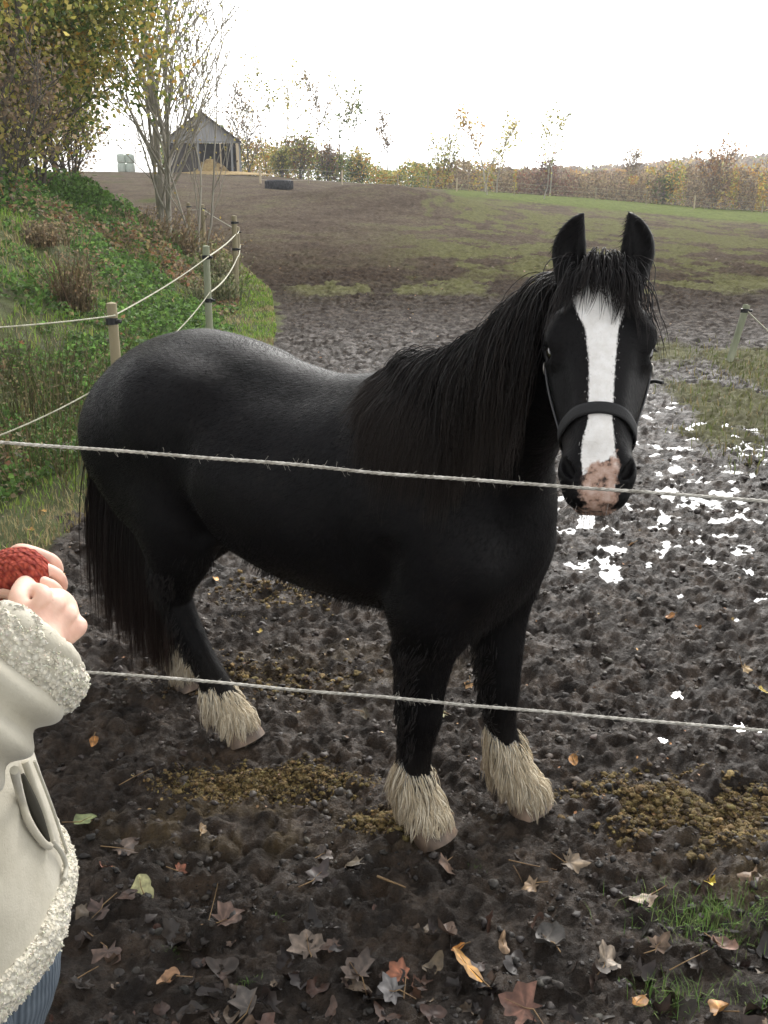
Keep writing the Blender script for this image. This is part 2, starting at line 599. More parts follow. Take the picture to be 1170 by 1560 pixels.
def horse_field():
    F = Field(ax((-1.02, .66, .008), (.66, 1.06, .004)), ax((-.60, -.06, .004), (-.06, .36, .008)), ax((-.02, .96, .008), (.96, 1.68, .004)))
    # barrel, from croup to chest
    F.chain([(-.56, 0, .945), (-.40, 0, .935), (-.20, 0, .875), (.0, 0, .845), (.22, 0, .862), (.37, -.01, .875)],
            [.265, .270, .272, .283, .30, .255], W=[.245, .262, .285, .285, .255, .195], k=.03)
    for s in (-1, 1):
        # quarters and buttocks
        F.chain([(-.50, s * .12, 1.00), (-.645, s * .12, .92), (-.60, s * .12, .77)], [.17, .168, .135], k=.08)
        F.chain([(-.36, s * .17, 1.06), (-.48, s * .15, 1.05)], [.08, .10], k=.08)          # point of hip
        # shoulder blade and upper arm
        F.chain([(.26, s * .13, 1.02), (.38, s * .155, .86), (.45, s * .12, .76)], [.09, .12, .105], W=[.06, .095, .095], k=.07)
        F.chain([(.45, s * .11, .78), (.41, s * .145, .66)], [.10, .11], k=.06)
    F.chain([(.49, -.02, .78), (.46, -.01, .67)], [.10, .09], W=[.14, .12], k=.06)               # breast
    F.chain([(.30, 0, 1.10), (.12, 0, 1.04)], [.10, .08], W=[.06, .06], k=.09)             # withers
    F.chain([(.1, 0, 1.05), (-.5, 0, 1.13)], [.07, .08], W=[.08, .11], k=.06)
    # hind legs
    F.chain([(-.52, -.13, .90), (-.47, -.15, .74), (-.485, -.145, .61), (-.535, -.12, .51), (-.565, -.10, .43), (-.535, -.10, .36), (-.475, -.10, .26),
             (-.415, -.095, .16), (-.375, -.09, .10), (-.335, -.085, .06)],
            [.18, .160, .112, .078, .058, .048, .043, .048, .044, .045], W=[.13, .12, .088, .066, .050, .044, .040, .044, .044, .045], k=.045)
    F.chain([(-.50, -.125, .66), (-.60, -.105, .455)], [.06, .026], k=.03)
    F.chain([(-.54, .13, .90), (-.54, .14, .74), (-.60, .135, .61), (-.69, .12, .50), (-.75, .10, .43), (-.75, .09, .36), (-.755, .08, .26),
             (-.76, .07, .16), (-.735, .065, .10), (-.71, .06, .06)],
            [.17, .145, .11, .078, .056, .046, .040, .046, .042, .045], W=[.13, .12, .085, .062, .045, .040, .036, .042, .042, .045], k=.05)
    # front legs
    F.chain([(.43, -.15, .76), (.39, -.155, .64), (.375, -.15, .52), (.365, -.15, .41), (.365, -.15, .35), (.355, -.15, .25),
             (.345, -.15, .155), (.37, -.15, .10), (.395, -.15, .06)],
            [.13, .105, .075, .060, .056, .041, .046, .042, .045], W=[.10, .085, .066, .054, .052, .038, .042, .042, .045], k=.045)
    F.chain([(.42, .12, .76), (.42, .12, .64), (.44, .105, .52), (.455, .09, .41), (.46, .085, .35), (.47, .085, .25),
             (.49, .09, .155), (.525, .092, .10), (.56, .094, .06)],
            [.13, .105, .075, .060, .056, .041, .046, .042, .045], W=[.10, .085, .066, .054, .052, .038, .042, .042, .045], k=.045)
    # shallow hollows: flank, behind the shoulder, between the quarter muscles, under the hip
    for s in (-1, 1):
        F.chain([(-.315, s * .205, .70), (-.335, s * .292, .82), (-.30, s * .300, .96)], [.03, .034, .026], k=.05, mode='sub')
        F.chain([(.205, s * .262, .72), (.20, s * .305, .86), (.17, s * .285, 1.0)], [.022, .030, .024], k=.045, mode='sub')
        F.chain([(.30, s * .235, .70), (.33, s * .268, .80)], [.02, .028], k=.04, mode='sub')
    # neck, bending to the horse's right
    P = np.array([(.30, 0, .93), (.40, -.01, 1.02), (.50, -.045, 1.115), (.60, -.105, 1.21), (.68, -.16, 1.29)])
    P = np.vstack([P, HP(.035, -.12)])
    T = np.gradient(P, axis=0); N = np.cross(T, (0, 0, 1.0)); N /= np.linalg.norm(N, axis=1)[:, None]
    F.chain(P, [.25, .215, .178, .136, .106, .074], N=N, W=[.16, .135, .11, .092, .082, .072], k=.06)
    # head
    F.chain([HP(.02, -.062), HP(.07, -.076), HP(.13, -.088), (HP(.20, -.088)), HP(.255, -.074), HP(.32, -.064), HP(.37, -.058), HP(.405, -.06)],
            [.055, .072, .086, .086, .070, .058, .052, .046], N=hl, W=[.060, .078, .086, .082, .071, .063, .060, .055], k=.02)
    F.chain([HP(.05, -.022), HP(.13, -.026), HP(.22, -.022), HP(.33, -.018)], [.022, .026, .022, .018], N=hl, W=[.05, .062, .045, .032], k=.03)
    for s in (-1, 1):
        F.chain([HP(.10, -.135, s * .045), HP(.17, -.165, s * .048), HP(.23, -.15, s * .038)], [.055, .068, .05], N=hl, W=[.03, .034, .026], k=.035)
        F.chain([HP(.10, -.04, s * .072), HP(.133, -.034, s * .080), HP(.168, -.047, s * .078)], [.022, .022, .016], k=.022)     # brow
        F.chain([HP(.17, -.075, s * .078), HP(.26, -.07, s * .055)], [.016, .012], k=.025)                                       # facial crest
        F.chain(HP(.153, -.052, s * .090), .0205, k=.008, mode='sub')                                                            # eye socket
        F.chain([HP(.142, -.036, s * .080), HP(.134, -.048, s * .091), HP(.138, -.068, s * .096)], [.006, .008, .006], k=.006)          # upper lid
        F.chain([HP(.160, -.038, s * .077), HP(.171, -.050, s * .084), HP(.168, -.068, s * .090)], [.006, .007, .005], k=.008)
        F.chain([HP(.355, -.04, s * .036), HP(.385, -.034, s * .042), HP(.412, -.047, s * .036)], [.020, .027, .022], k=.016)       # nostril wing
        F.chain([HP(.372, -.022, s * .056), HP(.388, -.018, s * .050), HP(.400, -.022, s * .040)], [.006, .010, .007], k=.006, mode='sub')
    F.chain([HP(.22, -.15), HP(.31, -.115), HP(.385, -.10)], [.03, .032, .030], N=hl, W=[.03, .034, .034], k=.03)                  # lower jaw
    F.chain([HP(.395, -.085, -.02), HP(.395, -.085, .02)], [.036, .036], k=.02)
    F.chain([HP(.422, -.052, -.024), HP(.422, -.052, .024)], [.030, .030], k=.014)     # upper lip
    F.chain([HP(.424, -.100, -.016), HP(.424, -.100, .016)], [.026, .026], k=.006)     # lower lip
    # ears
    for s in (-1, 1):
        b = HP(.008, -.05, s * .0525)
        up = np.array([0, 0, 1.0])
        fw = H_R.T @ np.array([-.17 + s * .25, -.95, 0.1]); fw /= np.linalg.norm(fw)
        lat = np.cross(up, fw); lat /= np.linalg.norm(lat)
        ex = lambda u, w, d=0.0: b + up * u + hl * (s * w) + fw * d
        C = [ex(-.02, .002), ex(.02, .007), ex(.052, .010), ex(.080, .008), ex(.105, .000), ex(.122, -.012)]
        F.chain(C, [.021, .022, .020, .016, .010, .003], N=lat, W=[.024, .030, .0325, .0275, .0165, .004], k=.012, per=6)
        C2 = [ex(.020, .006, .020), ex(.052, .010, .017), ex(.080, .008, .014), ex(.102, .000, .009)]
        F.chain(C2, [.008, .013, .012, .005], N=lat, W=[.010, .018, .0165, .006], k=.006, mode='sub')
    return F


HF = horse_field()
hV, hF_ = HF.mesh(2)
hN, hArea = vnormals(hV, hF_)
# ---- which parts of the coat are white or pink (the animal's own markings), as signed distances in metres
def head_c(P):
    d = P - POLL
    return d @ hs, d @ hn, d @ hl


def marks(P):
    s, n, t = head_c(P)
    lo = np.interp(s, [.0, .03, .06, .10, .13, .20, .30, .34, .37, .40, .43, .46], [-.040, -.058, -.055, -.044, -.030, -.022, -.021, -.030, -.031, -.027, -.022, -.01])
    hi = np.interp(s, [.0, .03, .06, .10, .13, .20, .30, .34, .37, .40, .43, .46], [.030, .047, .047, .038, .030, .026, .023, .028, .032, .034, .028, .01])
    blaze = np.minimum(t - lo, hi - t)
    blaze = np.minimum(blaze, np.minimum(s - .028, .425 - s))
    blaze = np.where((n > -.075) & (np.abs(t) < .1) & (s > 0) & (s < .5), blaze, -.1)
    snip = np.where((s > .30) & (s < .5) & (n > -.2) & (np.abs(t) < .1), 1.0, 0)
    pink = snip * np.maximum(np.minimum.reduce([s - .378 + (t + .02) * .5, .030 - np.abs(t - .002), n + .09]),
                             np.minimum.reduce([s - .40, -.078 - n, .046 - np.abs(t)]))
    pink = np.where(snip > 0, pink, -.1)
    z = P[:, 2]
    front = P[:, 0] > 0
    top = np.where(front, np.where(P[:, 1] < 0, .20, .215), .165)
    ang = noise2(P[:, 0] * 40, P[:, 1] * 40, 3)
    sock = top + .04 * (ang - .5) - z - np.where(front, (P[:, 0] - np.where(P[:, 1] < 0, .36, .50)) * .5, 0)
    return np.maximum(blaze, sock), pink


wh, pk = marks(hV)
s_, n_, t_ = head_c(hV)
HORSE_BLACK = (.0075, .0075, .0085)

m_coat = mat('horse_coat', HORSE_BLACK, .42, .12)
t = NT(m_coat)
o = t.obj()
jag = t.noise(o, 190, 5, .7)
wm = t.math('MULTIPLY_ADD', t.math('SUBTRACT', jag, .5), .0085, t.attr('white'))
wm = t.math('MULTIPLY', wm, 350, clamp=True)
pm = t.math('MULTIPLY_ADD', t.math('SUBTRACT', t.noise(o, 45, 4), .5), .05, t.attr('pink'))
pm = t.math('MULTIPLY', pm, 160, clamp=True)
blk = t.ramp(t.noise(o, 5, 5, .6), [(.3, (.0022, .0022, .0028)), (.75, (.0052, .0045, .0048))])
dusty = t.ramp(t.noise(o, 11, 6, .7), [(.55, (0, 0, 0)), (.80, (.16, .16, .16))])
blk = t.mix(dusty, blk, (.060, .045, .034))
mud = t.math('MULTIPLY', t.attr('lowleg'), t.noise(o, 30, 4), clamp=True)
blk = t.mix(mud, blk, (.035, .028, .022))
wcol = t.ramp(t.noise(o, 60, 4), [(.3, (.74, .72, .69)), (.7, (.88, .87, .86))])
wcol = t.mix(t.attr('lowleg'), wcol, (.42, .36, .26))
c = t.mix(wm, blk, wcol)
pcol = t.ramp(t.noise(o, 55, 4), [(.36, (.05, .035, .03)), (.47, (.40, .26, .20)), (.7, (.60, .46, .40))])
c = t.mix(pm, c, pcol)
t.set(color=c)
hair = t.noise(o, 110, 4, .7, stretch=(.3, 1.6, .9))
musc = t.bump(t.noise(o, 9, 3, .5, stretch=(1, 1, .8)), .35, .02)
t.set(normal=t.bump(hair, .5, .004, musc), rough=t.ramp(t.noise(o, 7, 4), [(.3, .36), (.7, .52)]))
t.b.inputs['Sheen Weight'].default_value = .0
t.b.inputs['Sheen Roughness'].default_value = .4
t.b.inputs['Sheen Tint'].default_value = (.75, .82, 1, 1)

low = np.clip((.30 - hV[:, 2]) / .25, 0, 1)
horse = mesh_np('horse', from_h(hV), hF_, m_coat, None, True, {'white': wh, 'pink': pk, 'lowleg': low})
tag(horse, 'black cob pony with a white blaze and white feathered feet, looking at the camera', 'horse')


def clump(P, ng, amount, power=1.2):
    """pull strands (n,m,3) towards a few guide strands by root position"""
    n, m, _ = P.shape
    g = RNG.choice(n, ng, replace=False)
    d = ((P[:, None, 0] - P[None, g, 0]) ** 2).sum(-1)
    k = g[d.argmin(1)]
    w = (np.linspace(0, 1, m) ** power * amount)[None, :, None] * RNG.uniform(.5, 1.1, (n, 1, 1))
    return P * (1 - w) + P[k] * w, k


def grow(root, d0, length, m, gravity=.3, offset=.004, wave=.0, seed=1, keep=.75, curl=None):
    n = len(root)
    P = np.zeros((n, m, 3)); P[:, 0] = root
    d = d0 / np.linalg.norm(d0, axis=1)[:, None]
    st = (np.asarray(length) / (m - 1))[:, None]
    ph = RNG.uniform(0, 6.28, (n, 3)); fr = RNG.uniform(.3, .8, (n, 3))
    for i in range(1, m):
        d = d * keep + np.array([0, 0, -1.0]) * gravity + wave * np.sin(ph + fr * i)
        if curl is not None: d = d + curl
        d /= np.linalg.norm(d, axis=1)[:, None]
        p = P[:, i - 1] + d * st
        sd = HF.sample(p)
        off = np.broadcast_to(offset, (n,))
        hit = sd < off
        if hit.any():
            G = HF.grad(p[hit])
            p[hit] += G * (off[hit] - sd[hit])[:, None]
            dd = p[hit] - P[hit, i - 1]
            d[hit] = dd / (np.linalg.norm(dd, axis=1)[:, None] + 1e-9)
        P[:, i] = p
    return P


def hair_obj(name, P, r0, cols, material, parent=horse, taper=1.0, sides=3):
    n, m, _ = P.shape
    tt = np.linspace(0, 1, m)
    r = np.asarray(r0)[:, None] * (1 - taper * tt ** 2.2)[None] + .00008
    V, F, C = strands_mesh(from_h(P.reshape(-1, 3)).reshape(P.shape), r, cols, sides)
    return mesh_np(name, V, F, material, parent, True, {'Col': C})


m_hair = vcol('horse_hair', .5, .2)
m_whair = vcol('feather_hair', .6, .25)
m_fur = vcol('short_fur', .5, .055)


def hcols(n, m, a, b, tipmix=0.0, tip=(.05, .03, .02)):
    f = RNG.random((n, 1, 1)) ** 1.6
    c = np.array(a) * (1 - f) + np.array(b) * f
    c = np.broadcast_to(c, (n, m, 3)).copy()
    w = (np.linspace(0, 1, m) ** 2 * tipmix)[None, :, None]
    return c * (1 - w) + np.array(tip) * w


# short fur over the whole coat
nb = 210000
pr = hArea / hArea.sum()
fi = RNG.choice(len(hF_), nb, p=pr)
w4 = RNG.random((nb, 4)); w4 /= w4.sum(1)[:, None]
rp = (hV[hF_[fi]] * w4[:, :, None]).sum(1)
rn = (hN[hF_[fi]] * w4[:, :, None]).sum(1); rn /= np.linalg.norm(rn, axis=1)[:, None]
s_b, n_b, t_b = head_c(rp)
on_head = (s_b > -.03) & (s_b < .5) & (np.abs(t_b) < .12) & (n_b > -.24)
flow = np.tile(np.array([-.75, 0, -.65]), (nb, 1))
flow[rp[:, 2] < .62] = (-.12, 0, -1)
flow[on_head] = hs * 1.0
swirl = noise3(rp[:, 0] * 9, rp[:, 1] * 9, rp[:, 2] * 9, 4)[:, None] - .5
flow = flow + swirl * np.array([.9, .5, -.9]) + RNG.normal(0, .16, (nb, 3))
flow -= rn * (flow * rn).sum(1)[:, None]
flow /= np.linalg.norm(flow, axis=1)[:, None] + 1e-9
L = np.where(on_head, .007, .015) * RNG.uniform(.6, 1.4, nb)
L = np.where((rp[:, 2] < .62) & ~on_head, L * 1.3, L)
side = np.cross(flow, rn)
wd = np.where(on_head, .0005, .0007)[:, None]
tipd = flow * .93 + rn * RNG.uniform(.08, .32, nb)[:, None]
A = rp - rn * .001 - side * wd; B = rp - rn * .001 + side * wd; Cc = rp + tipd * L[:, None]
bw, bp = marks(rp)
jit = RNG.normal(0, .0035, nb)
keep = ~(bp + jit > -.006)
vv = RNG.random(nb)[:, None]
cb = np.array([.0022, .0022, .0028]) * (1 - vv ** 3) + np.array([.013, .011, .010]) * vv ** 3
cb = cb * np.where(noise3(rp[:, 0] * 12, rp[:, 1] * 12, rp[:, 2] * 12, 21) > .62, 1.7, 1.0)[:, None]
cw = np.array([.82, .80, .77]) * (.85 + .25 * vv)
lowm = (np.clip((.3 - rp[:, 2]) / .2, 0, 1) * RNG.random(nb))[:, None]
cw = cw * (1 - .7 * lowm) + np.array([.36, .29, .2]) * .7 * lowm
cb = cb * (1 - .5 * lowm) + np.array([.04, .03, .022]) * .5 * lowm
cc = np.where((bw + jit > 0)[:, None], cw, cb)[keep]
V = np.stack([A, B, Cc], 1)[keep].reshape(-1, 3)
mesh_np('coat_fur', from_h(V), np.arange(len(V)).reshape(-1, 3), m_fur, horse, False, {'Col': np.repeat(cc, 3, 0)})

# mane, hanging to the horse's right
nm = 4400
u = RNG.random(nm) ** .9 * .93
Cn = catmull(np.array([(.24, 0, 1.0), (.34, -.01, 1.02), (.44, -.025, 1.08), (.54, -.07, 1.17), (.62, -.12, 1.25), (.69, -.165, 1.31), tuple(HP(.01, -.12))]), 12)
up_ = catmull(np.array([(-.05, 0, 1), (-.2, 0, 1), (-.4, 0, 1), (-.5, .0, 1), (-.55, 0.05, .9), (-.5, .1, .9), tuple(-hs * .7 + np.array([0, 0, .5]))]), 12)
ui = u * (len(Cn) - 1)
ctr = np.stack([np.interp(ui, np.arange(len(Cn)), Cn[:, a]) for a in range(3)], 1)
upv = np.stack([np.interp(ui, np.arange(len(Cn)), up_[:, a]) for a in range(3)], 1)
upv /= np.linalg.norm(upv, axis=1)[:, None]
tn = np.gradient(Cn, axis=0)
tn = np.stack([np.interp(ui, np.arange(len(Cn)), tn[:, a]) for a in range(3)], 1)
rt = np.cross(tn, (0, 0, 1.0)); rt /= np.linalg.norm(rt, axis=1)[:, None]        # to the right of the neck
p = ctr + upv * .32 + rt * RNG.normal(0, .012, nm)[:, None]
for _ in range(30):
    sd = HF.sample(p); p = p - upv * np.minimum(sd, .1)[:, None] * .9
root = p - upv * .004
lock_off = noise2(u * 60, u * 0, 8)
stray = RNG.random(nm) < .02
d0 = upv * RNG.uniform(.0, .16, nm)[:, None] + rt * .9 + RNG.normal(0, .10, (nm, 3)) + np.array([-.22, 0, 0]) * np.interp(u, [0, .3, 1], [1.2, .2, 0])[:, None]
ln = np.interp(u, [0, .10, .25, .5, .8, 1], [.20, .30, .40, .46, .46, .42]) * RNG.uniform(.72, 1.06, nm) * (.86 + .25 * lock_off)
Pm = grow(root, d0, ln, 20, gravity=.30, offset=RNG.uniform(.003, .017, nm), wave=.085, keep=.72, curl=np.array([-.012, -.01, 0]))
Pm, _k = clump(Pm, 300, .75)
Pm = Pm + RNG.normal(0, .0016, Pm.shape) * np.linspace(0, 1, 20)[None, :, None]
Cm = hcols(nm, 20, (.004, .004, .0045), (.020, .016, .014), .6, (.030, .020, .014))
hair_obj('mane', Pm, RNG.uniform(.0005, .0013, nm), Cm, m_hair)

# forelock falling over the forehead between the ears
nf = 640
ts = RNG.normal(0, .024, nf).clip(-.05, .05)
root = HP(0, 0) + hs * RNG.uniform(-.030, .032, nf)[:, None] + hl * ts[:, None] + hn * -.02
for _ in range(12):
    sd = HF.sample(root); root = root - HF.grad(root) * (sd + .002)[:, None] * .8
d0 = hn * .60 + hs * .30 + np.array([0, 0, .30]) + hl * (ts * 9 + .1 * np.sign(ts + .006))[:, None] + RNG.normal(0, .22, (nf, 3))
Pf = grow(root, d0, (.05 + .085 * RNG.random(nf) ** 1.2 + 1.0 * np.abs(ts)) * (.6 + .8 * noise2(ts * 160, ts * 0, 4)), 12, gravity=.32, offset=RNG.uniform(.003, .026, nf), wave=.09, keep=.78, curl=hs * .12)
Pf, _k = clump(Pf, 60, .95)
hair_obj('forelock', Pf, RNG.uniform(.0006, .0012, nf), hcols(nf, 12, (.005, .005, .006), (.024, .020, .019), .4, (.04, .032, .028)), m_hair)

# tail
nt_ = 3000
w = RNG.random(nt_)
dock = catmull(np.array([(-.71, .03, 1.03), (-.735, .04, .96), (-.735, .05, .88), (-.72, .055, .80), (-.70, .06, .74)]), 10)
di = w * (len(dock) - 1)
root = np.stack([np.interp(di, np.arange(len(dock)), dock[:, a]) for a in range(3)], 1)
th = RNG.uniform(0, 6.28, nt_); rr = .024 * np.sqrt(RNG.random(nt_))
off = np.stack([np.cos(th) * rr, np.sin(th) * rr * 1.2, 0 * rr], 1)
root = root + off
d0 = off * 3 + np.array([-.02, 0, -.98]) + RNG.normal(0, .02, (nt_, 3))
Pt = grow(root, d0, np.minimum((root[:, 2] - .05) * RNG.uniform(.84, 1.0, nt_), 1.1), 22, gravity=.16, offset=.003, wave=.007, keep=.9, curl=np.array([.013, -.006, 0]))
spread = np.linspace(0, 1, 22) ** 1.1
Pt = Pt + (off * 1.0)[:, None] * spread[None, :, None]
Pt, _k = clump(Pt, 130, .75)
hair_obj('tail', Pt, RNG.uniform(.0008, .0017, nt_), hcols(nt_, 22, (.0035, .0035, .004), (.014, .011, .010), .8, (.035, .019, .013)), m_hair)
mb = MB(); mb.tube(from_h(dock), np.linspace(.030, .016, len(dock)), 10); mb.build('dock', mat('dock', (.008, .008, .009), .6), horse, True)

# feathered feet: long pale hair, and black hair down the back of each cannon
LEG = [((.36, -.15), (.415, -.15)), ((.50, .092), (.565, .098)), ((-.39, -.09), (-.315, -.08)), ((-.745, .066), (-.69, .06))]
for li, (c0, c1) in enumerate(LEG):
    c0 = np.array(c0)
    dd = np.hypot(hV[:, 0] - c0[0], hV[:, 1] - c0[1])
    z = hV[:, 2]
    top = [.215, .235, .18, .18][li]
    ok = np.where((z > .055) & (z < top) & (dd < .13) & (marks(hV)[0] > -.006))[0]
    n = 2400
    pi_ = RNG.choice(ok, n)
    root = hV[pi_] + RNG.normal(0, .003, (n, 3)); nn_ = hN[pi_]
    back = np.clip(-nn_[:, 0], 0, 1)
    hz = root[:, 2]
    ln = (hz * .42 + .032) * RNG.uniform(.45, 1.15, n) * (1 + .12 * back)
    fwd = np.array([c1[0] - c0[0], c1[1] - c0[1], 0])
    hi_ = sstep((hz - (top - .075)) / .06)
    d0 = nn_ * np.array([1, 1, .2]) * ((.10 + .20 * back) * (1 - .75 * hi_))[:, None] + np.array([0, 0, -.6]) + RNG.normal(0, .1, (n, 3)) + fwd * 5.5
    P = grow(root, d0, ln, 10, gravity=.26, offset=RNG.uniform(.001, .008, n), wave=.12, keep=.80)
    P[:, :, 2] = np.maximum(P[:, :, 2], .006)
    P, _k = clump(P, 85, .95)
    wf, _p = marks(root)
    f = RNG.random((n, 1, 1))
    pale = np.array([.88, .81, .66]) * (1 - f) + np.array([.58, .47, .31]) * f
    pale = np.broadcast_to(pale, (n, 10, 3)).copy()
    tw = (np.linspace(0, 1, 10) ** 2.2)[None, :, None] * .8 * RNG.random((n, 1, 1))
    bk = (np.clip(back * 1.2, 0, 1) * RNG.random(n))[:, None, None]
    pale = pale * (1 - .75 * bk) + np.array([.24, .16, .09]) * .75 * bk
    if li == 3: pale = pale * .8
    pale = pale * (1 - tw) + np.array([.20, .13, .08]) * tw
    isw = (wf + RNG.normal(0, .003, n) > -.005)
    # tufts are wholly pale or wholly black
    blackc = np.broadcast_to(np.array([.009, .009, .009]), (n, 10, 3))
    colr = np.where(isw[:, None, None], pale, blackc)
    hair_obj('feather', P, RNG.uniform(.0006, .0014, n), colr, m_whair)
    # hoof
    mb = MB()
    a0 = from_h(np.array([c1[0] - .036, c1[1], .070])); a1 = from_h(np.array([c1[0] + .004, c1[1], -.004]))
    mb.tube(np.array([a0, a0 * .5 + a1 * .5, a1]), [.046, .054, .062], 20, q=.95)
    mh = mat('hoof_horn', (.42, .27, .19), .55); nt2 = NT(mh)
    nt2.set(color=nt2.ramp(nt2.noise(nt2.obj(), 24, 4, stretch=(1, 1, .2)), [(.35, (.06, .045, .035)), (.55, (.17, .12, .085)), (.75, (.36, .25, .18))]))
    mb.build('hoof', mh, horse, True)
# hair at the back of the upper legs and knees, wet strings
ok = np.where((hV[:, 2] > .22) & (hV[:, 2] < .56) & (hN[:, 0] < .35))[0]
n = 5200
pi_ = RNG.choice(ok, n)
P = grow(hV[pi_], hN[pi_] * .55 + np.array([-.1, 0, -.8]) + RNG.normal(0, .1, (n, 3)), RNG.uniform(.018, .055, n) * np.where(hN[pi_, 0] < -.1, 1, .6), 6, gravity=.3, offset=.004, wave=.06)
P, _k = clump(P, 300, .8)
hair_obj('leg_hair', P, RNG.uniform(.0006, .0013, n), hcols(n, 6, (.007, .007, .008), (.02, .016, .014), .5, (.03, .022, .018)), m_hair)
# chest and belly fringe
ok = np.where((hV[:, 2] < .64) & (hV[:, 2] > .53) & (hN[:, 2] < -.3) & (hV[:, 0] > -.4))[0]
n = 1500
pi_ = RNG.choice(ok, n)
P = grow(hV[pi_], hN[pi_] * .5 + np.array([-.5, 0, -.3]) + RNG.normal(0, .1, (n, 3)), RNG.uniform(.012, .032, n), 5, gravity=.2, offset=.002, wave=.06)
hair_obj('belly_hair', P, RNG.uniform(.0005, .0010, n), hcols(n, 5, (.007, .007, .008), (.02, .016, .014)), m_hair)
# whiskers
ok = np.where((s_ > .33) & (s_ < .5) & (np.abs(t_) < .09) & (n_ < -.03) & (n_ > -.16))[0]
n = 70
pi_ = RNG.choice(ok, n)
P = grow(hV[pi_], hN[pi_] + hs * .4 + RNG.normal(0, .25, (n, 3)), RNG.uniform(.02, .055, n), 6, gravity=.05, offset=.001, wave=.05, keep=.95)
hair_obj('whisker_hair', P, RNG.uniform(.0003, .0005, n), hcols(n, 6, (.02, .018, .016), (.25, .22, .2)), m_hair)

# eyes
m_eye = mat('horse_eye', (.010, .007, .005), .06, .7)
m_eye.node_tree.nodes['Principled BSDF'].inputs['Coat Weight'].default_value = 1
for sgn in (-1, 1):
    mb = MB()
    c = HP(.153, -.0495, sgn * .0765)
    aa, bb = np.meshgrid(np.linspace(0, np.pi, 17), np.linspace(0, 2 * np.pi, 25)[:-1], indexing='ij')
    V = c + .0205 * np.stack([np.sin(aa) * np.cos(bb), np.sin(aa) * np.sin(bb), np.cos(aa)], -1).reshape(-1, 3)
    i, j = np.meshgrid(np.arange(16), np.arange(24), indexing='ij')
    mb.add(from_h(V), np.stack([i * 24 + j, (i + 1) * 24 + j, (i + 1) * 24 + (j + 1) % 24, i * 24 + (j + 1) % 24], -1).reshape(-1, 4))
    mb.build('eye', m_eye, horse, True)
    # lashes
    n = 60
    a_ = RNG.uniform(0, 1, n)
    root = HP(.140, -.040, sgn * .083) * (1 - a_)[:, None] + HP(.138, -.064, sgn * .099) * a_[:, None]
    P = grow(root, np.tile(hl * sgn * .5 + hn * .5 + hs * .5, (n, 1)) + RNG.normal(0, .15, (n, 3)), RNG.uniform(.010, .018, n), 5, gravity=.06, offset=.001)
    hair_obj('eyelashes', P, np.full(n, .0004), hcols(n, 5, (.01, .01, .01), (.02, .02, .02)), m_hair)

# halter
m_web = mat('halter_webbing', (.010, .010, .011), .65, .4)
t = NT(m_web); t.set(normal=t.bump(t.vor(t.obj(), 420), .5, .001))
m_cheek = mat('halter_strap', (.055, .055, .058), .55, .5)
m_ring = mat('halter_metal', (.35, .33, .30), .35, .5, Metallic=1.0)


def onskin(p, lift=.003, it=14):
    p = np.array(p, float)
    for _ in range(it):
        sd = HF.sample(p); p = p - HF.grad(p) * (sd - lift)[:, None] * .8
    return p


def strap(mb, P, width, thick=.0032, closed=False):
    """flat band following points P on the skin"""
    P = np.asarray(P)
    G = HF.grad(P)
    T = np.roll(P, -1, 0) - np.roll(P, 1, 0) if closed else np.gradient(P, axis=0)
    T /= np.linalg.norm(T, axis=1)[:, None]
    S = np.cross(T, G); S /= np.linalg.norm(S, axis=1)[:, None]
    h = width / 2
    ring = [P - S * h, P - S * h + G * thick, P - S * h * .5 + G * thick * 1.25, P + S * h * .5 + G * thick * 1.25, P + S * h + G * thick, P + S * h]
    k = len(ring); V = np.stack(ring, 1).reshape(-1, 3); m = len(P)
    mm = m if closed else m - 1
    i, j = np.meshgrid(np.arange(mm), np.arange(k), indexing='ij')
    i2 = (i + 1) % m
    mb.add(from_h(V), np.stack([i * k + j, i * k + (j + 1) % k, i2 * k + (j + 1) % k, i2 * k + j], -1).reshape(-1, 4))


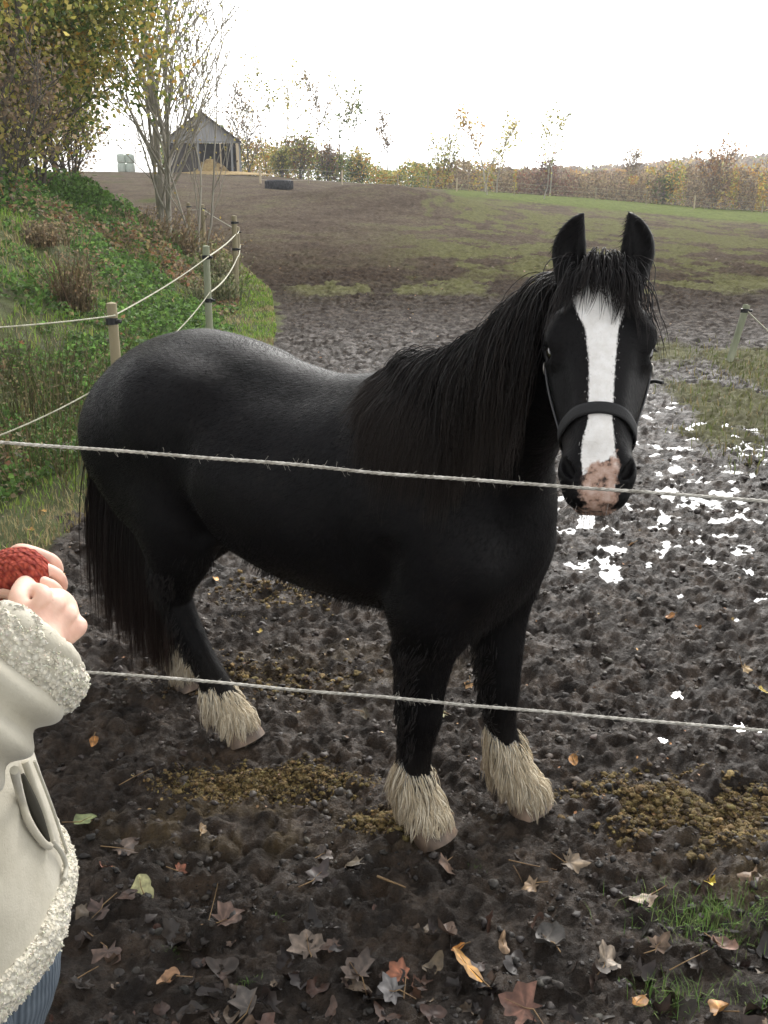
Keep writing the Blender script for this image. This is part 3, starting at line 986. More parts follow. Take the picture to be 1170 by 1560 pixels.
ph = np.linspace(0, 2 * np.pi, 64, endpoint=False)
halter = None
s0 = .284
pts = []
for a in ph:
    d = hl * math.cos(a) + hn * math.sin(a)
    p = HP(s0 + .035, -.075) + d * .16
    q = p.copy()
    for _ in range(40):
        q = q - d * float(HF.sample(q[None])[0] - .004) * .8
    nn = (q - POLL) @ hn
    q = q + hs * (-.42 * nn - .035)
    pts.append(q)
pts = np.array(pts)
for _ in range(2): pts = (np.roll(pts, 1, 0) + 2 * pts + np.roll(pts, -1, 0)) / 4
pts = onskin(pts, .003, 6)
pts = (np.roll(pts, 1, 0) + 2 * pts + np.roll(pts, -1, 0)) / 4
mb = MB(); strap(mb, pts, .0215, closed=True)
halter = mb.build('halter', m_web, horse, True)
halter['label'] = 'black webbing halter with metal fittings'
for sgn in (-1, 1):
    J = HP(.345, -.098, sgn * .062)
    path = catmull(np.array([J, HP(.28, -.098, sgn * .075), HP(.21, -.096, sgn * .086), HP(.17, -.10, sgn * .09), HP(.12, -.115, sgn * .09), HP(.06, -.12, sgn * .082), HP(.0, -.10, sgn * .075), HP(-.03, -.075, sgn * .04), HP(-.035, -.06, 0)]), 8)
    path = onskin(path, .003)
    for _ in range(3): path[1:-1] = (path[:-2] + 2 * path[1:-1] + path[2:]) / 4
    mb = MB(); strap(mb, path, .018)
    mb.build('cheek_strap', m_cheek, halter, True)
    # ring joining the straps
    for base_s, rr2 in ((.345, .013), (.165, .009)):
        c = onskin(np.array([HP(base_s, -.104 if base_s > .3 else -.098, sgn * (.064 if base_s > .3 else .088))]), .007)[0]
        G = HF.grad(c[None])[0]
        e1 = np.cross(G, hs); e1 /= np.linalg.norm(e1); e2 = np.cross(G, e1)
        an = np.linspace(0, 2 * np.pi, 21)
        mb = MB(); mb.tube(from_h(c + rr2 * (np.cos(an)[:, None] * e1 + 1.25 * np.sin(an)[:, None] * e2)), .0019, 6, cap=False)
        mb.build('ring', m_ring, halter, True)
# loose strap end on the horse's left cheek
e0 = from_h(onskin(np.array([HP(.185, -.12, .085)]), .004)[0])
e1 = at(1010, 583, e0[1] - .02)
mid = (e0 + e1) / 2 + np.array([0, 0, .004])
mb = MB(); mb.tube(catmull(np.array([e0 - (e1 - e0) * .2, e0, mid, e1]), 5), .0062, 8, q=.6); mb.build('strap_end', m_web, halter, True)
# ================================================================== THE LAND
XE = ([0, 2.5, 4, 5, 7, 9, 12, 16, 22, 30, 45, 70], [-2.6, -2.1, -1.75, -1.6, -1.32, -1.2, -1.45, -1.95, -3.4, -5.6, -10, -18])      # edge between grass verge and mud


def edge_x(y):
    return np.interp(y, *XE)


def land(x, y):
    x = np.asarray(x, float); y = np.asarray(y, float)
    a = x / np.maximum(y, 1)
    zf = np.interp(a, [-1, -.3, -.2, -.12, .0, .05, .2, .33, .45, 1.2], [2.4, 3.1, 3.0, 2.75, 2.0, 1.75, .95, .0, -.6, -2.5])
    z = zf * sstep((y - 11) / 78)
    d = edge_x(y) - .55 - x
    z = z + 1.35 * sstep(d / 3.0) * sstep((y - 2.5) / 6) * (1 - sstep((y - 24) / 22)) * (1 - .4 * sstep((d - 5) / 12))
    # low earth bank in the middle of the field
    z = z + 1.0 * np.exp(-(((x - .2) / 4.6) ** 2 + ((y - 46) / 4.5) ** 2)) + .25 * np.exp(-(((x - 5) / 5) ** 2 + ((y - 62) / 6) ** 2))
    # beyond the field the land drops, then rises to the wooded hill
    z = z - 6.0 * sstep((y - 92) / 60) * sstep((a + .16) / .12)
    z = z + 13.0 * sstep((y - 200) / 240) * sstep((a - .0) / .45)
    return z


def mudness(x, y):
    return sstep((x - edge_x(y) + .12 * (fbm(x * 3, y * 3, 3, 40) - .5) * 4) / .25)


def wetlow(x, y):
    """where water has gathered between the hoof prints"""
    w = np.exp(-(((x - .315 * y) / (.12 * y + .35)) ** 2 + ((y - 5.5) / 2.6) ** 2)) * (.7 + .3 * sstep((y - 3.2) / .6)) * (.70 + .45 * noise2(x * 2.1, y * 1.5, 45))
    w = np.maximum(w, .62 * np.exp(-(((x - 1.25) / .5) ** 2 + ((y - 2.75) / .35) ** 2)))
    w = np.maximum(w, .62 * np.exp(-(((x - .15) / 1.3) ** 2 + ((y - 6.6) / 1.9) ** 2)))
    w = np.maximum(w, .45 * np.exp(-(((x + .9) / .5) ** 2 + ((y - 3.9) / .3) ** 2)))
    return w


def trample(x, y):
    """height of the churned mud"""
    wx = x + .05 * (noise2(x * 6, y * 6, 61) - .5); wy = y + .05 * (noise2(x * 6, y * 6, 62) - .5)
    c, v = cell2(wx / .16, wy / .16, 50)
    prints = -np.clip(1 - c * 1.9, 0, 1) ** .8 * (v > .35) * (.4 + .6 * v)       # hoof pits
    c2, v2 = cell2(wx / .055, wy / .055, 51)
    clods = np.clip(1 - c2 * 1.5, 0, 1) ** .7 * v2
    f = fbm(x * 5, y * 5, 3, 52) - .5
    rid = 1 - np.abs(2 * fbm(x * 14, y * 14, 3, 53) - 1)
    near = np.clip(1 - (y - 7) / 12, .35, 1)
    return (.034 * prints + .030 * clods * near + .045 * f + .030 * (rid - .7) + .030 * (fbm(x * 45, y * 45, 3, 54) - .5) + .012 * (noise2(x * 95, y * 95, 57) - .5) * (y < 5))


def ground_h(x, y):
    m = mudness(x, y)
    calm = sstep((2.1 - y) / 1.0) * .45
    amp = np.where(y > 14, 1.6, 1.0)
    h = land(x, y) + trample(x, y) * m * (1 - calm) * amp
    h = h - .024 * wetlow(x, y)
    h = h + (1 - m) * .05 * (fbm(x * 2.2, y * 2.2, 4, 70) - .5) * 2
    h = h + .022 * np.exp(-(((x - 1.06) / .30) ** 2 + ((y - 1.98) / .16) ** 2)) * m       # the dung heaps
    h = h + .10 * np.exp(-(((x - 1.0) / .28) ** 2 + ((y - 1.33) / .20) ** 2))            # tussock, lower right
    # hooves have pressed the mud flat
    for c in ((.40, -.15), (.565, .096), (-.32, -.085), (-.70, .06)):
        wpt = from_h(np.array([c[0], c[1], 0]))
        k = np.exp(-(((x - wpt[0]) ** 2 + (y - wpt[1]) ** 2) / .075 ** 2) ** 2)
        h = h * (1 - k) + .0 * k
    return h


def build_ground():
    ys = [-3.0]
    while ys[-1] < 900:
        y = ys[-1]
        ys.append(y + np.clip(abs(y - .5) * .0042, .0075, 1e9) * (1 if y < 25 else 1.6) if y > .8 else y + .08)
    ys = np.array(ys)
    s = np.linspace(-1, 1, 620)
    s = np.sign(s) * (np.abs(s) * .62 + .38 * np.abs(s) ** 4)
    wid = 2.2 + np.maximum(ys, 0) * .78
    X = s[None] * wid[:, None]; Y = np.repeat(ys[:, None], len(s), 1)
    Z = ground_h(X.ravel(), Y.ravel()).reshape(X.shape)
    ny, nx = X.shape
    i, j = np.meshgrid(np.arange(ny - 1), np.arange(nx - 1), indexing='ij')
    b = i * nx + j
    F = np.stack([b, b + 1, b + nx + 1, b + nx], -1).reshape(-1, 4)
    x, y = X.ravel(), Y.ravel()
    m = mudness(x, y)
    a = x / np.maximum(y, 1)
    # green bands in the field
    g = (1 - m)
    n1 = fbm(x * .35, y * .16, 4, 80); n2 = fbm(x * 1.7, y * .8, 4, 81)
    fieldgreen = sstep((y - 14) / 9) * (.34 + .66 * sstep((a + .04) / .2)) * sstep((n1 * .5 + n2 * .5 - .42) / .16)
    band = np.exp(-((y - 17 - x * .1) / 2.0) ** 2) * sstep((a + .14) / .08)
    fieldgreen = np.maximum(fieldgreen, band * sstep((n2 - .40) / .15) * .8)
    rg = sstep((x - 1.0 - (y - 4) * .26) / .7) * sstep((y - 5.5) / 1.5) * (1 - sstep((y - 9.5) / 2.5)) * sstep((n2 - .38) / .15)
    rg = np.maximum(rg, .8 * np.exp(-(((x - 2.8) / .7) ** 2 + ((y - 10.2) / 1.0) ** 2)))
    rg = np.maximum(rg, sstep((x - 3.05) / .35) * sstep((y - 6.2) / .6) * (1 - sstep((y - 9.5) / 1.5)))
    g = np.maximum.reduce([g, fieldgreen * m, rg * m])
    strip = sstep((y - 56 - np.maximum(0, -a * 60)) / 5) * sstep((a - .03) / .06)
    green = np.maximum(g, strip)
    bright = np.maximum(strip, 0)
    bare = sstep((y - 16) / 10) * (1 - m) * (1 - strip) * (.45 + .8 * (fbm(x * .5, y * .25, 3, 84) - .3)) * sstep((.02 - a) / .1)
    green = np.clip(green - bare * 1.2, 0, 1)
    wood = sstep((y - 190) / 20)
    dung = np.maximum.reduce([np.exp(-((((x - 1.06) / .34) ** 2 + ((y - 1.98) / .19) ** 2)) ** 2),
                              np.exp(-((((x + .42) / .34) ** 2 + ((y - 2.17) / .11) ** 2)) ** 2),
                              .8 * np.exp(-((((x - .0) / .16) ** 2 + ((y - 2.12) / .07) ** 2)) ** 2),
                              .45 * np.exp(-((((x + .1) / .5) ** 2 + ((y - 3.05) / .25) ** 2)) ** 2)])
    dung = dung * sstep((fbm(x * 12, y * 12, 3, 90) - .36) / .2)
    m_g = mat('ground', (.05, .04, .03), .6)
    t = NT(m_g); o = t.obj()
    n_big = t.noise(o, 1.3, 5, .6); n_mid = t.noise(o, 9, 6, .65); n_fine = t.noise(o, 70, 5, .7)
    mud = t.ramp(n_mid, [(.34, (.010, .0060, .0038)), (.50, (.042, .027, .0168)), (.64, (.100, .067, .043))])
    mud = t.mix(t.ramp(n_big, [(.35, 0), (.7, .45)]), mud, (.040, .030, .022))
    grit = t.ramp(n_fine, [(.30, (.45, .45, .45)), (.62, (1.15, 1.12, 1.08))])
    mud = t.mix(.9, mud, grit, 'MULTIPLY')
    far = t.math('MULTIPLY', t.attr('far'), .8)
    mud = t.mix(far, mud, t.ramp(t.noise(o, .45, 6, .65), [(.32, (.078, .058, .043)), (.52, (.135, .106, .078)), (.70, (.160, .146, .086))]))
    mud = t.mix(t.math('MULTIPLY', t.attr('far'), .85), mud, t.ramp(t.noise(o, 4.5, 7, .78), [(.34, (.50, .48, .46)), (.62, (1.30, 1.28, 1.26))]), 'MULTIPLY')
    midm = t.math('MULTIPLY', t.attr('mid'), .25)
    mud = t.mix(midm, mud, (.016, .010, .0065))
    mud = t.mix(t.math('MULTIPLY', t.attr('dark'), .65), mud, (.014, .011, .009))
    dng = t.ramp(t.noise(o, 38, 5, .7), [(.3, (.045, .030, .014)), (.7, (.19, .13, .055))])
    mud = t.mix(t.math('MULTIPLY', t.attr('dung'), .75), mud, dng)
    gr = t.ramp(t.noise(o, 3.2, 6, .65), [(.28, (.060, .050, .022)), (.5, (.080, .100, .026)), (.75, (.130, .140, .045))])
    gr = t.mix(.6, gr, t.ramp(t.noise(o, 40, 5, .7), [(.3, (.5, .5, .45)), (.7, (1.2, 1.2, 1.1))]), 'MULTIPLY')
    olive = t.ramp(t.noise(o, 5, 7, .75), [(.30, (.080, .068, .038)), (.5, (.135, .132, .056)), (.72, (.190, .192, .082))])
    gr = t.mix(t.attr('olive'), gr, olive)
    gr = t.mix(t.attr('bright'), gr, t.ramp(t.noise(o, 1.1, 7, .75), [(.32, (.070, .085, .025)), (.5, (.12, .150, .036)), (.7, (.18, .195, .065))]))
    gmask = t.math('MULTIPLY_ADD', t.math('SUBTRACT', n_fine, .5), 1.2, t.attr('green'))
    gmask = t.ramp(gmask, [(.35, 0), (.62, 1)])
    c = t.mix(gmask, mud, gr)
    t.set(color=c)
    wetn = t.math('ADD', t.math('MULTIPLY', t.attr('wet'), .35), t.math('SUBTRACT', n_mid, .5))
    rough = t.ramp(t.math('ADD', wetn, .45), [(.38, .86), (.62, .36)])
    rough = t.mix(gmask, rough, (.85, .85, .85))
    rough = t.mix(t.attr('dry'), rough, (.93, .93, .93))
    t.set(rough=rough)
    b0 = t.bump(t.noise(o, 24, 6, .72), 1.0, .022)
    b1 = t.bump(n_fine, 1.0, .028, b0)
    b2 = t.bump(t.noise(o, 210, 4, .75), .9, .007, b1)
    b3 = t.bump(t.math('MULTIPLY', t.noise(o, 5, 8, .75), t.attr('far')), 1.0, .10, b2)
    t.set(normal=b3)
    t.set(spec=t.math('MULTIPLY_ADD', t.attr('dry'), -.36, .38))
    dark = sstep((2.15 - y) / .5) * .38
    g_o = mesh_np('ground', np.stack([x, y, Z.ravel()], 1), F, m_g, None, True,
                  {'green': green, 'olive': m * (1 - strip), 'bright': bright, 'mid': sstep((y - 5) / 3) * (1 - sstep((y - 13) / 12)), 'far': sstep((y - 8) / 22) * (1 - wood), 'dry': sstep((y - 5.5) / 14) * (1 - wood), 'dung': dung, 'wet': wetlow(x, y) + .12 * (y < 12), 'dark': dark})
    g_o['kind'] = 'structure'


build_ground()

# standing water between the hoof prints
m_water = mat('puddle_water', (.030, .026, .022), .03, 1.0)
m_water.node_tree.nodes['Principled BSDF'].inputs['IOR'].default_value = 1.9
_q = np.random.default_rng(3).uniform([.9, 3.0], [2.6, 5.5], (9000, 2))
PUD_LEVEL = float(np.percentile(ground_h(_q[:, 0], _q[:, 1]) - land(_q[:, 0], _q[:, 1]), 14))
xs = np.linspace(-1.6, 4.2, 120); ysw = np.linspace(2.3, 9.3, 140)
XX, YY = np.meshgrid(xs, ysw)
lvl = PUD_LEVEL + .0 * XX
WW = wetlow(XX, YY)
i, j = np.meshgrid(np.arange(139), np.arange(119), indexing='ij')
b = (i * 120 + j).ravel()
keepf = (WW.ravel()[b] > .06) & (mudness(XX.ravel(), YY.ravel())[b] > .9)
zw = land(XX.ravel(), YY.ravel()) + lvl.ravel() - .05 * (1 - sstep(WW.ravel() / .34))
Fw = np.stack([b, b + 1, b + 121, b + 120], -1)[keepf]
pw = mesh_np('puddle_water', np.stack([XX.ravel(), YY.ravel(), zw], 1), Fw, m_water)
pw['kind'] = 'structure'
# ================================================================== PLANTS
m_bark = noisy('bark', (.055, .045, .036), (.16, .14, .115), 6, .9, .7, 30, .01, (1, 1, .25))
m_barkp = noisy('pale_bark', (.24, .22, .18), (.42, .39, .33), 5, .85, .4, 30, .005, (1, 1, .3))
m_leaf = vcol('foliage', .6, .3, transl=.55)
m_blade = vcol('grass_blades', .65, .25, transl=.25)


def gz(x, y):
    return float(ground_h(np.array([float(x)]), np.array([float(y)]))[0])


def leaf_cards(P, size, cols, squash=.55, up=None, seed=0):
    """one pointed leaf (a folded pair of triangles) at each point"""
    n = len(P)
    a = RNG.normal(size=(n, 3)); a /= np.linalg.norm(a, axis=1)[:, None]
    if up is not None: a = a + up; a /= np.linalg.norm(a, axis=1)[:, None]
    b = np.cross(a, RNG.normal(size=(n, 3))); b /= np.linalg.norm(b, axis=1)[:, None] + 1e-9
    c = np.cross(a, b)
    s = (np.full(n, size) if np.ndim(size) == 0 else size)[:, None] * RNG.uniform(.6, 1.3, (n, 1))
    V = np.stack([P - b * s * .5, P + c * s * squash * .5 + a * s * .12, P + b * s * .5, P - c * s * squash * .5 + a * s * .12], 1)
    F3 = np.arange(n)[:, None] * 4
    F = np.vstack([F3 + np.array([[0, 2, 1]]), F3 + np.array([[0, 3, 2]])])
    return V.reshape(-1, 3), F, np.repeat(cols, 4, 0)


def palette(n, cols, var=.25, w=None):
    cols = np.array(cols, float)
    c = cols[RNG.choice(len(cols), n, p=w)]
    return np.clip(c * RNG.uniform(1 - var, 1 + var, (n, 1)) * RNG.uniform(.93, 1.07, (n, 3)), 0, 1)


def grow_tree(base, height, r0, stems=1, spread=.35, nb=9, depth=3, up=.25, lean=(0, 0), first=.25, wob=.12, blen=.42, seed=0, msp=.30):
    rg = random.Random(seed)
    segs, tips = [], []

    def branch(p, d, L, r, lev):
        m = 9 if lev == 0 else 6 if lev == 1 else 4
        P = [p]; R = [r]; d = d / np.linalg.norm(d)
        for i in range(1, m + 1):
            d = d + np.array([rg.gauss(0, wob), rg.gauss(0, wob), rg.gauss(0, wob * .6) + up * (.25 if lev else .15)])
            d /= np.linalg.norm(d)
            P.append(P[-1] + d * L / m); R.append(r * (1 - .86 * i / m))
        segs.append((np.array(P), np.array(R), lev))
        if lev >= depth - 1: tips.extend(P[1:]); 
        if lev < depth:
            k = nb if lev == 0 else max(3, int(nb * .55)) if lev == 1 else 3
            for q in range(k):
                f = (first + (1 - first) * (q + rg.random()) / k) if lev == 0 else .25 + .75 * (q + rg.random()) / k
                x = f * m; i = min(int(x), m - 1)
                pp = P[i] + (P[i + 1] - P[i]) * (x - i)
                dd = P[i + 1] - P[i]; dd = dd / np.linalg.norm(dd)
                s = np.array([rg.gauss(0, 1), rg.gauss(0, 1), rg.gauss(0, .5)]); s -= dd * (s @ dd); s /= np.linalg.norm(s) + 1e-9
                nd = dd * (1 - spread) + s * spread * 1.5 + np.array([0, 0, up * .5])
                branch(pp, nd, L * blen * (1.25 - .6 * f) * rg.uniform(.75, 1.2), max(R[i] * .55, .004), lev + 1)

    for k in range(stems):
        a = rg.uniform(0, 6.28) if stems > 1 else 0
        sp = .0 if stems == 1 else rg.uniform(.25, 1) * msp
        d = np.array([math.cos(a) * sp + lean[0], math.sin(a) * sp + lean[1], 1.0])
        b = np.array(base) + (np.array([math.cos(a), math.sin(a), 0]) * r0 * 1.1 if stems > 1 else 0)
        branch(b - np.array([0, 0, .15]), d, height * rg.uniform(.8, 1.0) if stems > 1 else height, r0 * (1 if stems == 1 else rg.uniform(.5, .9)), 0)
    return segs, np.array(tips)


def make_tree(name, label, base, height, r0, leaves, lsize, cols, group=None, cat='tree', bark=None, minr=0.0, spreadleaf=.25, **kw):
    root = empty(name, (float(base[0]), float(base[1]), float(base[2])))
    tag(root, label, cat, group)
    segs, tips = grow_tree((0, 0, 0), height, r0, **kw)
    mb = MB()
    for P, R, lev in segs:
        mb.tube(P, np.maximum(R, minr), [9, 6, 4, 3, 3][lev], cap=False)
    mb.build('trunk', bark or m_bark, root, True)
    if leaves:
        P = tips[RNG.integers(0, len(tips), leaves)] + RNG.normal(0, spreadleaf, (leaves, 3))
        hfrac = P[:, 2] / height
        V, F, C = leaf_cards(P, lsize, cols(P, hfrac), .7)
        mesh_np('crown', V, F, m_leaf, root, False, {'Col': C})
    return root


def mixcols(a, b):
    """patches of two palettes through the crown"""
    def f(P, h):
        n = noise3(P[:, 0] * .9, P[:, 1] * .9, P[:, 2] * .9, 5) + RNG.normal(0, .12, len(P)) + (h - .55) * .5
        return np.where((n > .5)[:, None], palette(len(P), a), palette(len(P), b))
    return f


GOLD = [(0.475, 0.275, 0.056), (0.375, 0.188, 0.044), (0.525, 0.375, 0.088), (0.275, 0.163, 0.05)]
OLIVE = [(0.244, 0.263, 0.064), (0.375, 0.356, 0.09), (0.169, 0.188, 0.054), (0.488, 0.413, 0.126)]
YELL = [(0.54, 0.456, 0.12), (0.432, 0.408, 0.12), (0.36, 0.288, 0.096)]
GREEN = [(0.075, 0.128, 0.03), (0.12, 0.18, 0.045), (0.053, 0.09, 0.027), (0.18, 0.225, 0.068)]
BROWN = [(0.189, 0.141, 0.091), (0.268, 0.198, 0.116), (0.142, 0.108, 0.075), (0.331, 0.264, 0.165)]
RUST = [(0.262, 0.139, 0.067), (0.333, 0.2, 0.076), (0.19, 0.108, 0.059)]
RED = [(0.192, 0.085, 0.064), (0.24, 0.131, 0.09), (0.144, 0.094, 0.072)]

# the big trees on the left
for (px, Y, h, r, nl, lab, cols, sd) in [
        (-15, 17, 8.4, .14, 42000, 'big golden brown tree at the left edge, nearest of the tall trees', mixcols(OLIVE + GOLD[:1] + YELL, OLIVE + GREEN[:2]), 3),
        (30, 23, 9.5, .15, 36000, 'tall olive and gold tree between the leftmost tree and the bare one', mixcols(OLIVE + YELL, OLIVE + GOLD[:1]), 5),
        (-60, 24, 9.5, .17, 18000, 'tall green and yellow tree half cut off by the left edge', mixcols(GOLD, OLIVE), 9),
        (96, 34, 7.6, .13, 20000, 'farther tree in yellow and brown leaf behind the earth ramp on the left', mixcols(OLIVE, BROWN), 12)]:
    p = at(px, 290, Y)
    make_tree('broadleaf_tree', lab, (p[0], Y, gz(p[0], Y)), h, r, int(nl * 1.15), .095 if Y < 30 else .13, cols, 'tall trees on the left bank',
              stems=2 if sd in (3, 9) else 1, nb=13, depth=3, spread=.50, first=.09, up=.14, seed=sd, spreadleaf=.36, blen=.38)
# scrubby undergrowth below them
for (px, Y, h, nl, lab, cols, sd) in [
        (10, 14.5, 2.2, 1500, 'brown and green bush under the leftmost big tree', mixcols(BROWN, OLIVE), 21),
        (62, 18, 2.6, 1500, 'twiggy brown bush between the trunks on the left bank', mixcols(OLIVE, BROWN), 22),
        (112, 22, 2.6, 1300, 'twiggy bush with grey bare stems beside the earth ramp', mixcols(BROWN, BROWN), 23),
        (-30, 19, 3.0, 1500, 'dark bush at the left edge behind the grass bank', mixcols(GREEN, BROWN), 24)]:
    p = at(px, 290, Y)
    make_tree('bush', lab, (p[0], Y, gz(p[0], Y)), h, .04, nl, .08, cols, 'bushes under the tall trees', 'bush', stems=7, nb=6, depth=2, spread=.4, first=.15,
              seed=sd, spreadleaf=.16, minr=.008)
# the airy many-stemmed tree in front of the shed
p = at(246, 295, 21)
make_tree('bare_tree', 'nearly leafless tree with many upright grey stems, in front of the shed', (p[0], 21, gz(p[0], 21)),
          7.8, .072, 1700, .065, lambda P, h: palette(len(P), YELL), None, 'tree', m_barkp, stems=6, nb=14, depth=3, spread=.36, first=.10, up=.30, seed=44, msp=.10,
          spreadleaf=.10, minr=.0075, wob=.07, blen=.40)
p = at(268, 300, 19.5)
make_tree('sapling', 'thin twiggy sapling growing close beside the many-stemmed tree', (p[0] + .15, 20.6, gz(p[0], 20.6)), 4.2, .05, 260, .06,
          lambda P, h: palette(len(P), YELL + BROWN), None, 'tree', m_barkp, stems=3, nb=7, depth=2, spread=.25, first=.2, up=.3, seed=38, minr=.006, wob=.08)

# slender trees standing up out of the hedge behind the field: px, top y, distance, crown palette, label
FAR = [(383, 150, 86, BROWN, 'bare twiggy tree just right of the shed'),
       (408, 128, 92, OLIVE, 'slender tree with small leaf tuft, first of the thin row right of the shed'),
       (436, 124, 92, YELL, 'slender tree with pale leafy top, second of the thin row beside the shed'),
       (486, 134, 93, BROWN, 'slender grey twiggy tree, third of the thin row beside the shed'),
       (521, 138, 92, OLIVE, 'slender tree with bushy green top, fourth of the row beside the shed'),
       (553, 158, 94, GREEN, 'slender tree with dark green tuft, last of the thin row right of shed'),
       (588, 188, 96, BROWN, 'thin bare sapling rising from the green hedge in the middle'),
       (675, 205, 90, OLIVE, 'small leafy green brown tree left of the orange slender tree'),
       (739, 180, 84, GOLD, 'slender tree with sparse orange leaves in the middle of the field edge'),
       (757, 196, 85, YELL, 'slender tree with sparse yellow leaves, right beside the orange one'),
       (838, 186, 86, OLIVE, 'slender tree with sparse green leaves above the dark red bush'),
       (968, 232, 100, BROWN, 'bare brown tree standing a little above the right hedge'),
       (1092, 226, 92, RUST, 'rusty orange tree above the hedge at the right')]
for k, (px, ty, Y, cols, lab) in enumerate(FAR):
    p = at(px, 285, Y); z0 = gz(p[0], Y); top = at(px, ty, Y)[2]
    cc = (lambda c: (lambda P, h: palette(len(P), c)))(cols)
    airy = k not in (0, 7, 12)
    make_tree('slender_tree' if airy else 'small_tree', lab, (p[0], Y, z0), top - z0, .07, 240 if airy else 900 if k == 12 else 450, .26, cc, 'trees along the far edge of the field', 'tree',
              m_barkp if k in (8, 9, 10) else m_bark, stems=1 if airy else 3, nb=8, depth=2, spread=.33, first=.42 if airy else .12, up=.2, seed=60 + k, spreadleaf=.22 if airy else .4, minr=.022, wob=.07)

# distinct shrubs in front of the hedge
SHR = [(458, 205, 88, RUST + OLIVE, 2.0, 'russet and green shrub behind the tractor tyre'), (430, 225, 86, OLIVE, 1.6, 'olive shrub left of the russet one'),
       (500, 222, 90, BROWN + RUST, 2.0, 'brown shrub right of the russet one'), (545, 240, 92, GREEN, 2.2, 'low dark green shrub under the thin trees'),
       (832, 246, 92, RED, 2.4, 'dark red shrub below the slender green tree'), (1010, 268, 92, GREEN, 1.8, 'bright green shrub left of the rusty tree'),
       (1140, 250, 96, GOLD, 2.6, 'golden brown shrub at the right end of the hedge')]
for k, (px, ty, Y, cols, w, lab) in enumerate(SHR):
    p = at(px, 285, Y); z0 = gz(p[0], Y); top = at(px, ty, Y)[2]; hgt = max(top - z0, 1.2)
    cc = (lambda c: (lambda P, h: palette(len(P), c)))(cols)
    make_tree('shrub', lab, (p[0], Y, z0), hgt, .05, 900, .24, cc, 'shrubs in the hedge', 'shrub', stems=7, nb=7, depth=2, spread=.5, first=.1, seed=90 + k, minr=.02, spreadleaf=.35)

# the continuous mixed hedge, too tangled to count
n = 52000
az = RNG.uniform(-.22, .50, n)
Yh = RNG.uniform(88, 104, n)
xh = az * Yh
topz = -.3 + 4.4 * fbm(az * 38, Yh * .12, 4, 101) ** 1.2 + np.interp(az, [-.2, -.1, .02, .10, .2, .3, .45], [2.2, 1.6, .6, .3, 1.3, 1.7, 2.0])
zz = land(xh, Yh) + topz * RNG.random(n) ** .75 - .1
sel = noise2(az * 42, Yh * .05, 103); sel2 = noise2(az * 90, zz * .8, 104)
pal = np.zeros((n, 3))
A_, B_, C_, D_, E_ = palette(n, GREEN + OLIVE), palette(n, BROWN), palette(n, OLIVE + GOLD), palette(n, RUST), palette(n, BROWN + RED)
left = az < .05
pal = np.where((sel < .42)[:, None], np.where(left[:, None], A_, B_), np.where((sel < .58)[:, None], C_, np.where((sel2 < .78)[:, None], np.where(left[:, None], C_, B_), np.where((RNG.random(n) < .6)[:, None], C_, D_))))
pal = np.where(((az > .13) & (az < .19) & (sel > .45))[:, None], E_, pal)
V, F, C = leaf_cards(np.stack([xh, Yh, zz], 1), .30, pal, .5)
h = mesh_np('hedge', V, F, m_leaf, None, False, {'Col': C}); h['kind'] = 'stuff'
tag(h, 'mixed autumn hedge of tangled scrub along the far edge of the field', 'hedge')
# stems in the hedge belong to it
# wood on the far hill
n = 60000
az = RNG.uniform(.03, .56, n); Yh = 200 * (2.5 ** RNG.random(n))
xh = az * Yh
crown = noise2(xh / 7, Yh / 9, 111)
zz = land(xh, Yh) + 3 + 7 * RNG.random(n) ** .5 * (.6 + .6 * crown)
c1 = palette(n, BROWN + [(.16, .12, .075)]); c2 = palette(n, GOLD + RUST); c3 = palette(n, OLIVE)
s1 = noise2(xh / 8, Yh / 10, 112)
pal = np.where((s1 > .74)[:, None], c2, np.where((s1 < .25)[:, None], c3, c1))
V, F, C = leaf_cards(np.stack([xh, Yh, zz], 1), 1.5, pal, .8)
h = mesh_np('hillside_wood', V, F, m_leaf, None, False, {'Col': C}); h['kind'] = 'stuff'
tag(h, 'brown autumn wood covering the distant hillside on the right', 'wood')


# ---------------------------------------------------------------- grass and brambles on the bank
def blades(x, y, ln, w, cols, lean=.45, z=None, segs=2):
    n = len(x)
    z = ground_h(x, y) if z is None else z
    p = np.stack([x, y, z - .01], 1)
    th = RNG.uniform(0, 6.28, n)
    d = np.stack([np.cos(th), np.sin(th), 0 * th], 1); s = np.stack([-np.sin(th), np.cos(th), 0 * th], 1)
    le = RNG.uniform(.1, 1, n)[:, None] * lean
    L = ln[:, None]; W = w[:, None] if np.ndim(w) else w
    up = np.array([0, 0, 1.0])
    m1 = p + up * L * .5 + d * L * le * .35
    tip = p + up * L * (1 - .35 * le) + d * L * le * 1.1
    V = np.stack([p - s * W / 2, p + s * W / 2, m1 + s * W * .4, m1 - s * W * .4, tip], 1).reshape(-1, 3)
    b = np.arange(n)[:, None] * 5
    return V, [b + np.array([[0, 1, 2, 3]]), b + np.array([[3, 2, 4]])], np.repeat(cols, 5, 0)


def bank_pts(n, ymin=2.6, ymax=30, pw=1.7, dmax=16):
    y = ymin + (ymax - ymin) * RNG.random(n) ** pw
    d = dmax * RNG.random(n) ** 1.5
    x = edge_x(y) - d + .12
    ok = x > -(2.2 + y * .6)
    return x[ok], y[ok], d[ok]


